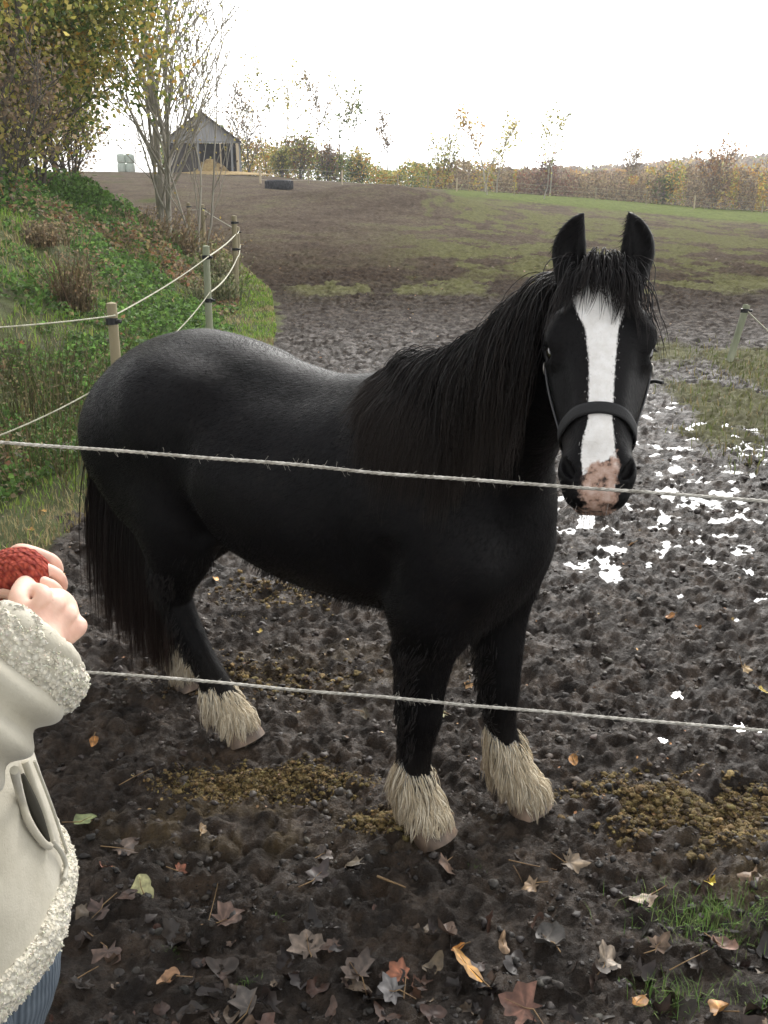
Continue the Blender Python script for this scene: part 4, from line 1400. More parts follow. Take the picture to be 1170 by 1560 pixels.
x, y, d = bank_pts(150000)
pn = fbm(x * .8, y * .5, 4, 121); pn2 = fbm(x * 2.4, y * 1.6, 3, 122)
n = len(x)
short = d < .75
keepm = short | (pn > .42)
dens = 1 - .75 * sstep((y - 17) / 10)
keepm &= RNG.random(n) < dens
x, y, d, pn, pn2, short = (q[keepm] for q in (x, y, d, pn, pn2, short)); n = len(x)
ln = np.where(short, RNG.uniform(.03, .08, n), RNG.uniform(.04, .13, n) * (.6 + pn))
gc = palette(n, [(.17, .30, .04), (.24, .37, .06), (.12, .20, .036), (.30, .34, .09)], .25)
dry = palette(n, [(.30, .25, .12), (.38, .32, .17), (.22, .18, .09)], .25)
dr = (pn2 + RNG.normal(0, .10, n)) > np.where(short, .55, np.interp(y, [4, 9, 14], [.50, .64, .66]))
V, F, C = blades(x, y, ln, np.interp(y, [3, 8, 20], [.004, .008, .016]), np.where(dr[:, None], dry, gc), .7)
g = mesh_np('bank_grass', V, F, m_blade, None, False, {'Col': C}); g['kind'] = 'stuff'
tag(g, 'green and dry grass growing on the bank behind the rope fence', 'grass')

# bramble and weed leaves in cushions
x, y, d = bank_pts(190000, 2.6, 24, 1.6, 12)
n = len(x)
q = fbm(x * 1.1 + 9, y * .75, 4, 131)
ok = (q > .36) & (d > .5)
x, y, d, q = x[ok], y[ok], d[ok], q[ok]; n = len(x)
hgt = .05 + 1.5 * np.clip(q - .36, 0, .35) * sstep((d - .4) / 1.2)
z = ground_h(x, y) + hgt * RNG.random(n) ** .6
gc = palette(n, [(.075, .14, .035), (.11, .20, .05), (.15, .26, .07), (.06, .10, .03)], .3)
bc = palette(n, BROWN + [(.30, .26, .12), (.24, .13, .07)], .3)
q2 = fbm(x * .9 - 4, y * .6, 4, 133) + RNG.normal(0, .07, n)
c = np.where((q2 > np.interp(y, [3, 7, 11], [.49, .57, .67]))[:, None], bc, gc)
V, F, C = leaf_cards(np.stack([x, y, z], 1), np.interp(y, [3, 8, 20], [.035, .050, .085]), c, .75, up=np.array([0, -.2, .8]))
g = mesh_np('bramble_cover', V, F, m_leaf, None, False, {'Col': C}); g['kind'] = 'stuff'
tag(g, 'low brambles and weeds matted over the bank', 'brambles')

# dead brown stalks standing in the bank
def stalk_clump(px, py_base, Y, h, w, lab, name='dry_weed_clump', n=170, cols=None):
    p = at(px, py_base, Y)
    z = gz(p[0], Y)
    root = empty(name, (float(p[0]), float(Y), z)); tag(root, lab, 'weeds', 'dry weed clumps on the bank')
    r = RNG.normal(0, w, (n, 2))
    P = np.zeros((n, 6, 3)); P[:, 0, :2] = r
    dirs = np.stack([r[:, 0] * .6, r[:, 1] * .6, np.full(n, 1.0)], 1) + RNG.normal(0, .13, (n, 3))
    L = h * RNG.uniform(.35, 1, n)
    for i in range(1, 6):
        P[:, i] = P[:, i - 1] + dirs / np.linalg.norm(dirs, axis=1)[:, None] * (L / 5)[:, None]
        dirs = dirs + RNG.normal(0, .12, (n, 3)) + np.array([0, 0, -.05])
    cc = palette(n, cols or [(.24, .18, .11), (.34, .26, .16), (.17, .13, .085)], .2)
    V, F, C = strands_mesh(P, np.linspace(.004, .002, 6)[None].repeat(n, 0) * (Y / 8), np.repeat(cc[:, None], 6, 1))
    mesh_np('stems', V, F, m_leaf, root, True, {'Col': C})
    k = n * 5
    idx = RNG.integers(0, n, k)
    Q = P[idx, RNG.integers(2, 6, k)] + RNG.normal(0, .03, (k, 3))
    V, F, C = leaf_cards(Q, .028 * (Y / 8), palette(k, cols or [(.24, .18, .11), (.32, .25, .15), (.16, .13, .08)], .25), .6)
    mesh_np('seed_heads', V, F, m_leaf, root, False, {'Col': C})


stalk_clump(112, 470, 9.5, .62, .09, 'tall dead brown weed clump in the middle of the bank')
stalk_clump(60, 350, 11.5, .30, .18, 'wide brown dead clump near the left edge on top of the bank')
stalk_clump(328, 395, 14.5, .42, .18, 'grey brown weeds behind the second fence post', cols=[(.20, .21, .11), (.27, .26, .15), (.14, .16, .08)])
stalk_clump(312, 360, 17, .55, .28, 'tangle of dry weeds at the bend of the fence', cols=[(.22, .21, .12), (.30, .27, .17), (.15, .17, .08)])
stalk_clump(275, 345, 19.5, .75, .35, 'dry weeds round the foot of the bare tree')
stalk_clump(205, 330, 18, .7, .45, 'thin dry weeds on top of the bank left of the bare tree')
stalk_clump(60, 560, 5.6, .75, .30, 'loose dry stalks beside the nearest fence post', cols=[(.20, .17, .09), (.26, .22, .12), (.12, .13, .05)])
stalk_clump(15, 500, 6.6, .8, .35, 'greenish dry stalks at the left edge by the rope', cols=[(.18, .16, .08), (.12, .14, .05), (.12, .10, .06)])

# grass in the field and at the right-hand post
n = 26000
y = RNG.uniform(5.6, 13, n); x = RNG.uniform(.8, 8, n) * y / 9
m = (sstep((x - 1.0 - (y - 4) * .26) / .7) * (1 - sstep((y - 9.5) / 2.5)) * sstep((fbm(x * 1.7, y * .8, 4, 81) - .38) / .15) * .45)
m = np.maximum(m, np.exp(-(((x - 3.5) / .55) ** 2 + ((y - 8.6) / 1.5) ** 2)) * 1.1)
ok = RNG.random(n) < m
x, y = x[ok], y[ok]; n = len(x)
V, F, C = blades(x, y, RNG.uniform(.03, .11, n), np.full(n, .009), palette(n, [(.13, .16, .045), (.18, .18, .065), (.24, .20, .10), (.10, .12, .04)], .25), .8)
g = mesh_np('field_grass', V, F, m_blade, None, False, {'Col': C}); g['kind'] = 'stuff'
tag(g, 'thin trodden grass round the leaning post', 'grass')
# ================================================================== SHED, BALES, TYRE, FENCES
m_wood = noisy('weathered_post', (.20, .17, .10), (.36, .31, .20), 5, .85, .5, 25, .004, (1, 1, .12))
m_woodg = noisy('green_post', (.17, .19, .12), (.36, .37, .27), 6, .85, .5, 30, .004, (1, 1, .12))
m_newwood = noisy('pale_timber', (.42, .34, .22), (.56, .47, .32), 4, .8, .3, 25, .004, (1, 1, .15))
m_board = noisy('grey_boards', (.16, .165, .17), (.28, .285, .29), 3, .85, .5, 12, .01, (3, 3, .2))
m_gable = noisy('gable_boards', (.25, .255, .26), (.36, .36, .365), 3, .85, .4, 12, .01, (3, 3, .2))
m_roof = noisy('roof_sheet', (.13, .13, .135), (.22, .22, .225), 2, .6, .3, 8, .01)
m_dark = noisy('dark_boards', (.035, .03, .028), (.07, .06, .052), 4, .9, .3, 12, .01)
m_hay = noisy('straw', (.26, .17, .065), (.46, .34, .15), 5, .9, .9, 30, .03)

Ys = 80.0
pc = at(311, 262, Ys); z0 = float(land(pc[0], Ys)) - .02
k = 1 / (1470 / (Ys / ray(311, 262)[1]))
W = 104 * k; Hh = 49 * k; G = 38 * k; D = 6.0
shed = empty('field_shed', (pc[0], Ys, z0), .10)
tag(shed, 'grey wooden open-fronted field shed with a gable roof on the rise at the left', 'shed')
h2 = W / 2
mb = MB(); mb.box((0, D, Hh / 2), (W, .08, Hh)); mb.build('back_wall', m_dark, shed)
for sx in (-1, 1):
    mb = MB()
    for q in range(30):
        mb.box((sx * h2, .1 + (D - .1) * (q + .5) / 30, Hh / 2), (.04 + .012 * (q % 2), D / 30 - .012, Hh))
    mb.build('side_wall', m_board, shed)
mb = MB()
nbd = 34
for q in range(nbd):
    x0 = -h2 + W * q / nbd; x1 = x0 + W / nbd + .004
    zt0 = Hh + G * (1 - abs(x0) / h2); zt1 = Hh + G * (1 - abs(x1) / h2)
    yy = -.02 - .012 * (q % 2)
    zb = Hh - .22
    V = [(x0, yy, zb), (x1, yy, zb), (x1, yy, zt1), (x0, yy, zt0), (x0, yy + .03, zb), (x1, yy + .03, zb), (x1, yy + .03, zt1), (x0, yy + .03, zt0)]
    mb.add(V, [[0, 1, 2, 3], [4, 7, 6, 5], [0, 4, 5, 1], [3, 2, 6, 7], [0, 3, 7, 4], [1, 5, 6, 2]])
mb.build('gable', m_gable, shed)
mb = MB()
for q in range(12):
    x0 = -h2 + .05 + 2.4 * q / 12
    mb.box((x0 + .1, .02 + .012 * (q % 2), Hh * .5 - .12), (.185, .03, Hh - .24))
mb.build('front_panel', m_dark, shed)
mb = MB()
for sx in (-1, 1):
    a = np.array([sx * (h2 + .28), 0, Hh - G * .28 / h2 + .05]); b = np.array([0, 0, Hh + G + .06])
    n_ = 60
    for q in range(n_):
        y0 = -.35 + (D + .6) * q / n_; y1 = -.35 + (D + .6) * (q + 1) / n_; ym = (y0 + y1) / 2
        r = [a + (0, y0, 0), b + (0, y0, 0), b + (0, ym, .03), a + (0, ym, .03), a + (0, y1, 0), b + (0, y1, 0)]
        mb.add(r, [[0, 1, 2, 3], [3, 2, 5, 4]])
        mb.add(np.array(r) - (0, 0, .02), [[0, 3, 2, 1], [3, 4, 5, 2]])
mb.build('roof', m_roof, shed)
mb = MB()
for sx in (-1, 1):
    mb.beam((sx * (h2 + .30), -.39, Hh - G * .30 / h2 + .02), (0, -.39, Hh + G + .03), .04, .18)
mb.build('bargeboard', m_dark, shed)
for xx, mm, w_ in ((-h2 + .05, m_board, .14), (-.35, m_board, .14), (1.35, m_newwood, .10), (h2 - .45, m_board, .16), (h2 - .02, m_newwood, .20)):
    mb = MB(); mb.box((xx, -.12, (Hh - .24) / 2), (w_, w_, Hh - .24)); mb.build('post', mm, shed)
mb = MB(); mb.box((0, -.12, Hh - .16), (W, .10, .14)); mb.build('lintel', m_board, shed)


def heap(name, lab, cat, c, rx, ry, h, mat_, seed, rz=0, n=40, rough=.25):
    u, v = np.meshgrid(np.linspace(0, 1, n), np.linspace(0, 2 * np.pi, n * 2, endpoint=False), indexing='ij')
    rr = 1 + .2 * (noise2(np.cos(v) * 2 + 5, np.sin(v) * 2 + 5, seed) - .5) * 2
    X = u * np.cos(v) * rx * rr; Y = u * np.sin(v) * ry * rr
    Z = h * (1 - u ** 1.7) + rough * h * (fbm(X * 4 / rx + 9, Y * 4 / ry, 4, seed) - .5) * 2 * (1 - u)
    Z = Z - .06 * h * (u > .99)
    V = np.stack([X, Y, Z], -1).reshape(-1, 3)
    i, j = np.meshgrid(np.arange(n - 1), np.arange(n * 2), indexing='ij')
    F = np.stack([i * 2 * n + j, (i + 1) * 2 * n + j, (i + 1) * 2 * n + (j + 1) % (2 * n), i * 2 * n + (j + 1) % (2 * n)], -1).reshape(-1, 4)
    o = mesh_np(name, V, F, mat_, None, False)
    o.location = c; o.rotation_euler = (0, 0, rz)
    tag(o, lab, cat)
    return o


hp = at(318, 262, Ys - .2)
heap('hay_heap', 'loose golden hay heaped in the mouth of the shed', 'hay', (hp[0], Ys + .5, z0 - .05), 1.55, 1.1, 1.15, m_hay, 31)
hp = at(322, 264, Ys - 2.0)
heap('straw_bedding', 'flat spread of orange straw trodden along the front of the shed', 'straw', (hp[0] + .6, Ys - 1.6, float(land(hp[0], Ys - 1.6)) - .02), 4.8, 1.1, .26, m_hay, 33)

# wrapped bales
m_wrap = noisy('bale_wrap', (.50, .58, .50), (.64, .70, .62), 2, .35, .5, 6, .03)
Yb = 84.0
for bi, (px, lev, lab) in enumerate([(186, 0, 'pale green wrapped round bale, lower one at the left of the stack'), (199, 0, 'pale green wrapped round bale, lower one at the right of the stack'),
                                     (186, 1, 'pale green wrapped round bale, upper one at the left of the stack'), (199, 1, 'pale green wrapped round bale, upper one at the right of the stack')]):
    p = at(px, 258, Yb)
    b = empty('wrapped_bale', (p[0] + (.02 if lev else 0), Yb, float(land(p[0], Yb)) - .03 + lev * .72))
    tag(b, lab, 'bale', 'wrapped bales left of the shed')
    mb = MB()
    zs_ = np.array([0, .02, .10, .36, .60, .69, .72]); rs_ = np.array([.25, .33, .36, .37, .36, .33, .25])
    mb.tube(np.stack([0 * zs_, 0 * zs_, zs_], 1), rs_, 24)
    mb.build('bale', m_wrap, b, True)
    mb = MB()
    for q in (.2, .34, .5):
        mb.tube(np.array([[0, 0, q], [0, 0, q + .008]]), .373, 24, cap=False)
    mb.build('wrap_edge', mat('wrap_line', (.38, .46, .40), .4), b, True)

# tractor tyre lying on the earth bank
m_rub = noisy('tyre_rubber', (.018, .019, .022), (.05, .052, .058), 6, .75, .3, 20, .01)
Yt = 57.0
p = at(425, 277, Yt)
ty = empty('tractor_tyre', (p[0], Yt, float(ground_h(np.array([p[0]]), np.array([Yt]))[0]) - .04))
tag(ty, 'big black tractor tyre lying flat on the earth near the shed', 'tyre')
prof = np.array([(.40, .06), (.44, .0), (.66, .0), (.74, .08), (.76, .26), (.74, .44), (.66, .52), (.44, .52), (.40, .46), (.50, .42), (.62, .40), (.66, .26), (.62, .12), (.50, .10)])
na = 64
an = np.arange(na) / na * 2 * np.pi
V = np.stack([prof[None, :, 0] * np.cos(an)[:, None], prof[None, :, 0] * np.sin(an)[:, None], np.broadcast_to(prof[:, 1], (na, len(prof)))], -1).reshape(-1, 3)
i, j = np.meshgrid(np.arange(na), np.arange(len(prof)), indexing='ij'); L_ = len(prof)
F = np.stack([i * L_ + j, ((i + 1) % na) * L_ + j, ((i + 1) % na) * L_ + (j + 1) % L_, i * L_ + (j + 1) % L_], -1).reshape(-1, 4)
mesh_np('tyre_body', V, F, m_rub, ty, True)
mb = MB()
for q in range(22):
    for s_2 in (0, 1):
        a = (q + .5 * s_2) / 22 * 2 * np.pi
        mb.beam((.775 * math.cos(a), .775 * math.sin(a), .06 + .22 * s_2), (.775 * math.cos(a + .14), .775 * math.sin(a + .14), .24 + .22 * s_2), .045, .05)
mb.build('tread', m_rub, ty)

# ---- rope
m_rope = mat('fence_rope', (.42, .40, .36), .7, .3)
t = NT(m_rope); o = t.obj()
t.set(color=t.ramp(t.noise(o, 90, 3), [(.35, (.26, .245, .21)), (.65, (.56, .54, .49))]))
m_ropeL = mat('pale_rope', (.52, .49, .38), .7, .3)
t = NT(m_ropeL); t.set(color=t.ramp(t.noise(t.obj(), 25, 3), [(.35, (.28, .27, .19)), (.65, (.44, .43, .33))]))
m_blackp = mat('black_insulator', (.012, .012, .013), .4, .5)


def twisted(mb, P, r, strands=3, pitch=.035, n=5, step=.006):
    """laid rope: strands wound round the path"""
    P = np.asarray(P, float)
    sl = np.concatenate([[0], np.cumsum(np.linalg.norm(np.diff(P, axis=0), axis=1))])
    m = max(int(sl[-1] / step), 8)
    s = np.linspace(0, sl[-1], m)
    Q = np.stack([np.interp(s, sl, P[:, a]) for a in range(3)], 1)
    T = np.gradient(Q, axis=0); T /= np.linalg.norm(T, axis=1)[:, None]
    A = np.cross(T, (0, 0, 1.0)); A /= np.linalg.norm(A, axis=1)[:, None]; B = np.cross(A, T)
    for k in range(strands):
        th = s / pitch * 2 * np.pi / 1.0 + k * 2 * np.pi / strands
        mb.tube(Q + (np.cos(th)[:, None] * A + np.sin(th)[:, None] * B) * r * .5, np.full(m, r * .56), n, cap=True)


def sag(a, b, s, n=24):
    t_ = np.linspace(0, 1, n)[:, None]
    return np.array(a) * (1 - t_) + np.array(b) * t_ - np.array([0, 0, 1]) * s * 4 * t_ * (1 - t_)


for (pts, lab, sd) in (([at(-420, 640, 1.58), at(0, 673, 1.545), at(300, 696, 1.517), at(585, 720, 1.49), at(870, 742, 1.462), at(1170, 765, 1.435), at(1560, 793, 1.40)],
                       'upper twisted grey rope of the near fence, stretched in front of the pony', 1),
                      ([at(-420, 985, 1.58), at(125, 1024, 1.53), at(400, 1046, 1.505), at(640, 1067, 1.485), at(900, 1091, 1.46), at(1170, 1113, 1.435), at(1560, 1143, 1.40)],
                       'lower twisted grey rope of the near fence, passing before the pony\'s legs', 2)):
    P = catmull(np.array(pts), 40)
    wob = np.stack([0 * P[:, 0], noise2(P[:, 0] * 5, P[:, 0] * 0, sd) - .5, noise2(P[:, 0] * 7, P[:, 0] * 0 + 3, sd) - .5], 1) * .003
    P = P + wob
    mb = MB(); twisted(mb, P, .0030)
    fr = []
    o = mb.build('fence_rope', m_rope, None, True)
    tag(o, lab, 'rope')
    # loose fibres
    n = 240
    idx = RNG.integers(2, len(P) - 2, n)
    S = np.zeros((n, 4, 3)); S[:, 0] = P[idx]
    dd = RNG.normal(0, 1, (n, 3)); dd[:, 0] += 1.5; dd /= np.linalg.norm(dd, axis=1)[:, None]
    for q in range(1, 4):
        S[:, q] = S[:, q - 1] + dd * .0045; dd = dd + RNG.normal(0, .3, (n, 3)); dd /= np.linalg.norm(dd, axis=1)[:, None]
    V, F, C = strands_mesh(S, np.full((n, 4), .00022), np.tile((.4, .38, .33), (n, 4, 1)))
    fb = mesh_np('frayed_fibre', V, F, m_whair, o, True, {'Col': C})


def post(name, x, y, h, r, mat_, lab, lean=(0, 0), grp=None, parts=True, ins=(.08,), z=None):
    z = gz(x, y) if z is None else z
    e = empty(name, (float(x), float(y), float(z))); tag(e, lab, 'post', grp)
    mb = MB()
    zs_ = np.linspace(-.15, h, 9)
    P = np.stack([lean[0] * zs_ / h + .006 * np.sin(zs_ * 3 + x * 9), lean[1] * zs_ / h, zs_], 1)
    mb.tube(P, r * (1 + .05 * np.sin(zs_ * 7 + x)), 14)
    mb.build('shaft', mat_, e, True)
    if parts:
        for dz in ins:
            zc = h - dz; c = np.array([lean[0] * zc / h, lean[1] * zc / h, zc])
            mb = MB(); mb.tube(np.array([c - (0, 0, .018), c + (0, 0, .018)]), r * 1.18, 12)
            mb.tube(np.array([c + (r, -r * .4, 0), c + (r * 1.9, -r * .8, 0)]), .012, 8)
            mb.build('insulator', m_blackp, e, True)
    return e


g_l = 'posts of the rope fence along the bank'
LP_ = []
for (px, ty, Y, r, lab) in [(168, 462, 5.6, .030, 'round pale post nearest the pony\'s rump, first of the bank fence'),
                            (313, 375, 9.4, .033, 'greenish post right of the brambles, second of the bank fence'),
                            (356, 329, 15.7, .042, 'tall post where the bank fence bends, third in line'),
                            (361, 348, 20.5, .050, 'post showing just right of the bend post, fourth in line'),
                            (308, 312, 27, .055, 'small far post behind the dry weeds, fifth in line'),
                            (287, 314, 30, .055, 'smallest far post near the bare tree, last in line')]:
    p = at(px, ty, Y); z = gz(p[0], Y); h = max(p[2] - z, .8)
    post('fence_post', p[0], Y, h, r, m_woodg if px == 313 else m_wood, lab, grp=g_l, z=z, ins=(.10,) if Y < 8 else (.10, .50) if Y < 20 else (.10,))
    LP_.append((p, z, h))
pA, pB, pC, pD, pE, pF = [q[0] for q in LP_]
start = at(-250, 508, 3.7)
for (offs, lab) in (((.10, start, .0, -.01), 'upper pale rope of the bank fence, running from post to post'),
                    ((.48, at(-250, 735, 3.7), 0, -.05), 'lower pale rope of the bank fence, sagging between the posts')):
    dz, s0_, _, _ = offs
    lower = dz > .3
    tgt = [(172, 575, 5.6), (316, 446, 9.4), (359, 391, 15.7), (363, 372, 20.5)] if lower else [(170, 481, 5.6), (314, 391, 9.4), (356, 357, 15.7), (361, 352, 20.5)]
    pts = [s0_] + [at(a_ + 3, b_, c_ - .05) for a_, b_, c_ in tgt] + ([at(308, 318, 26.9), at(287, 319, 29.9)] if not lower else [])
    mb = MB()
    for a, b in zip(pts[:-1], pts[1:]):
        Pp = sag(a, b, .07 if lower else .02, 16)
        if a[1] < 9: twisted(mb, Pp, .0058 if a[1] > 5 else .005, pitch=.06, n=4, step=.015)
        else: mb.tube(Pp, .009, 5)
    o = mb.build('bank_fence_rope', m_ropeL, None, True); tag(o, lab, 'rope')

# leaning post on the right
b0 = gnd(1112, 551, 0.0)
tp = at(1137, 465, b0[1] + .1)
post('leaning_post', b0[0], b0[1], tp[2] - gz(b0[0], b0[1]), .034, m_woodg, 'short pale green post leaning to the right at the field\'s right side', lean=(tp[0] - b0[0], .1), ins=(.05,))
mb = MB(); mb.tube(sag(tp - np.array([0, 0, .04]), at(1260, 575, 8.3), .03, 14), .006, 5); o = mb.build('slack_rope', m_ropeL, None, True)
tag(o, 'thin slack rope falling to the right from the leaning post', 'rope')

# far fence round the field
g_f = 'posts of the far field fence'
FP = [(396, 262, 62, m_newwood, .07, 'pale far post beside the tractor tyre'), (470, 266, 68, m_wood, .05, 'far post behind the tractor tyre, on its right'), (521, 263, 72, m_newwood, .06, 'pale far post on the rise in the middle left'),
      (606, 268, 76, m_wood, .05, 'thin far post under the green hedge'), (652, 267, 77, m_wood, .055, 'far post left of the bright green strip'),
      (696, 273, 77, m_newwood, .06, 'pale far post at the start of the bright green strip'), (784, 277, 79, m_wood, .05, 'far post between the two slender field trees'),
      (908, 285, 82, m_wood, .06, 'far post above the pony\'s left ear'), (986, 290, 83, m_wood, .05, 'far post right of the pony\'s ears'),
      (1059, 298, 84, m_newwood, .07, 'pale far post before the rusty tree'), (1162, 312, 85, m_wood, .06, 'far post at the right edge of the picture'), (1260, 325, 86, m_wood, .06, 'far post just beyond the right edge')]
tops = []
for (px, ty, Y, mm, r, lab) in FP:
    p = at(px, ty, Y); z = float(ground_h(np.array([p[0]]), np.array([Y]))[0])
    h = float(np.clip(p[2] - z, .95, 1.5))
    post('far_fence_post', p[0], Y, h, r, mm, lab, grp=g_f, parts=False, z=z)
    tops.append(np.array([p[0], Y - .07, z + h]))
for dz, lab in ((.10, 'top pale wire of the far field fence'), (.42, 'middle pale wire of the far field fence'), (.75, 'lowest pale wire of the far field fence')):
    mb = MB()
    for a, b in zip(tops[:-1], tops[1:]): mb.tube(sag(a - (0, 0, dz), b - (0, 0, dz), .03, 6), .007, 4, cap=False)
    o = mb.build('fence_wire', m_ropeL, None, True); tag(o, lab, 'wire')
# young trees inside that fence
for (px, ty, by, Y, lab) in ((742, 232, 304, 70, 'thin grey sapling standing on the bright green strip, left one'), (829, 236, 306, 72, 'thin grey sapling standing on the bright green strip, right one')):
    p = at(px, by, Y); z = gz(p[0], Y); top = at(px, ty, Y)[2]
    make_tree('sapling', lab, (p[0], Y, z), top - z, .05, 26, .18, lambda P, h: palette(len(P), OLIVE), 'saplings on the green strip', 'tree', m_barkp, nb=6, depth=1, spread=.3, first=.5, seed=int(px), minr=.022)
# ================================================================== ON THE MUD: LEAVES, DUNG, TWIGS, CLODS, TUFTS
m_dead = vcol('fallen_leaf', .5, .4, .62, 55)
m_lump = vcol('mud_lumps', .62, .4, .5, 90)


def lumps(x, y, r, cols, sink=.25, flat=.7, z=None):
    """irregular little lumps"""
    me = bmesh.new(); bmesh.ops.create_icosphere(me, subdivisions=2, radius=1)
    B = np.array([v.co[:] for v in me.verts]); Fi = np.array([[v.index for v in f.verts] for f in me.faces]); me.free()
    n = len(x); k = len(B)
    z = ground_h(x, y) if z is None else z
    a = RNG.uniform(0, 6.28, n)
    sc = np.stack([r * RNG.uniform(.7, 1.3, n), r * RNG.uniform(.7, 1.3, n), r * flat * RNG.uniform(.7, 1.2, n)], 1)
    ph = RNG.uniform(0, 50, (n, 1))
    disp = 1 + 1.1 * (noise3(B[None, :, 0] * 1.5 + ph, B[None, :, 1] * 1.5 + ph, B[None, :, 2] * 1.5 + ph, 3) - .5) + .9 * (noise3(B[None, :, 0] * 3.3 + ph, B[None, :, 1] * 3.3, B[None, :, 2] * 3.3 + ph, 4) - .5)
    V = B[None] * disp[..., None] * sc[:, None]
    ca, sa = np.cos(a)[:, None], np.sin(a)[:, None]
    X = V[..., 0] * ca - V[..., 1] * sa + x[:, None]; Y = V[..., 0] * sa + V[..., 1] * ca + y[:, None]
    Z = V[..., 2] + (z + r * flat * (1 - 2 * sink) * .8)[:, None]
    F = (np.arange(n)[:, None, None] * k + Fi[None]).reshape(-1, 3)
    return np.stack([X, Y, Z], -1).reshape(-1, 3), F, np.repeat(cols, k, 0)


# loose crumbs of mud
n = 12000
y = 1.0 + 5.0 * RNG.random(n) ** 1.5; x = RNG.uniform(-.62, .62, n) * (y + .6)
ok = (mudness(x, y) > .8) & (fbm(x * 6, y * 6, 3, 140) > .42)
x, y = x[ok], y[ok]; n = len(x)
dk = (y < 2.1)[:, None]
c = np.where(dk, palette(n, [(.022, .017, .014), (.035, .028, .022), (.015, .012, .010)], .3), palette(n, [(.040, .030, .023), (.060, .046, .036), (.028, .021, .017)], .3))
V, F, C = lumps(x, y, (.0025 + .0095 * RNG.random(n) ** 2.2) * np.interp(y, [1, 6], [.85, 1.7]), c, sink=.55)
o = mesh_np('mud_crumbs', V, F, m_lump, None, True, {'Col': C}); o['kind'] = 'stuff'; tag(o, 'dark crumbs of churned wet mud', 'mud')


def dung(name, lab, cx, cy, sx, sy, n, r0, r1, cols, rot=0):
    a = RNG.normal(0, 1, (n, 2)) * .48
    a = a[np.hypot(a[:, 0], a[:, 1]) < 1.25]
    a = a[fbm(a[:, 0] * 1.6 + cx * 9, a[:, 1] * 1.3, 3, 77) > .42]
    x = cx + a[:, 0] * sx * math.cos(rot) - a[:, 1] * sy * math.sin(rot); y = cy + a[:, 0] * sx * math.sin(rot) + a[:, 1] * sy * math.cos(rot)
    n = len(x)
    r = r0 + (r1 - r0) * RNG.random(n) ** 2.2
    V, F, C = lumps(x, y, r, palette(n, cols, .3), sink=.42, flat=.62)
    # chewed straw fibres through it
    m2 = n // 2
    ii = RNG.integers(0, n, m2)
    fx, fy = x[ii] + RNG.normal(0, .006, m2), y[ii] + RNG.normal(0, .006, m2)
    V2, F2, C2 = leaf_cards(np.stack([fx, fy, ground_h(fx, fy) + r[ii] * .8 + .002], 1), .013, palette(m2, [(.34, .25, .10), (.24, .17, .07), (.42, .33, .16)], .25), .16, up=np.array([0, 0, 1.0]))
    F = np.vstack([F, F2 + len(V)]); V = np.vstack([V, V2]); C = np.vstack([C, C2])
    o = mesh_np(name, V, F, m_dung, None, True, {'Col': C}); tag(o, lab, 'manure')
    o['kind'] = 'stuff'
    return o


m_dung = vcol('dung', .8, .25, .6, 130)
nt3 = NT(m_dung)
nt3.set(normal=nt3.bump(nt3.noise(nt3.obj(), 160, 5, .75), 1, .006))
DUNG = [(.19, .135, .052), (.25, .18, .075), (.13, .09, .038), (.075, .05, .026)]
p = gnd(1050, 1235); dung('dung_heap', 'trodden heap of yellow brown horse dung at the right', p[0], p[1], .30, .17, 6500, .0018, .011, DUNG)
p = gnd(395, 1195); dung('dung_heap', 'flattened smear of ochre horse dung left of the front feet', p[0], p[1], .28, .085, 4200, .0016, .0075, DUNG)
p = gnd(600, 1255); dung('dung_heap', 'small trodden dung patch round the near front foot', p[0], p[1], .13, .06, 600, .003, .010, DUNG)
p = gnd(400, 1035); dung('dung_heap', 'scattered dung crumbs behind the near hind foot', p[0], p[1], .40, .16, 600, .003, .012, DUNG[1:])
p = gnd(430, 905); dung('dung_heap', 'scattered dung crumbs under the pony\'s belly', p[0], p[1], .34, .20, 450, .003, .012, DUNG[1:])


# ---- leaf outlines
def maple():
    pts = []
    for k, (ang, R) in enumerate([(-150, .55), (-125, .30), (-95, .66), (-72, .60), (-60, .74), (-50, .88), (-38, .78), (-26, .68), (-14, .84), (0, 1.0), (14, .84), (26, .68), (38, .78), (50, .88), (60, .74), (72, .60), (95, .66), (125, .30), (150, .55), (180, .12)]):
        a = math.radians(ang + 90)
        pts.append((R * math.cos(a), R * math.sin(a)))
    return np.array(pts) * .55


def oval(w=.34, tip=1.0):
    t_ = np.linspace(-np.pi, np.pi, 25)[:-1]
    y = np.cos(t_) * .5; x = w * np.sin(t_) * (1 - .28 * np.cos(t_)) * (1 + .05 * np.sin(t_ * 11))
    return np.stack([x, y], 1)


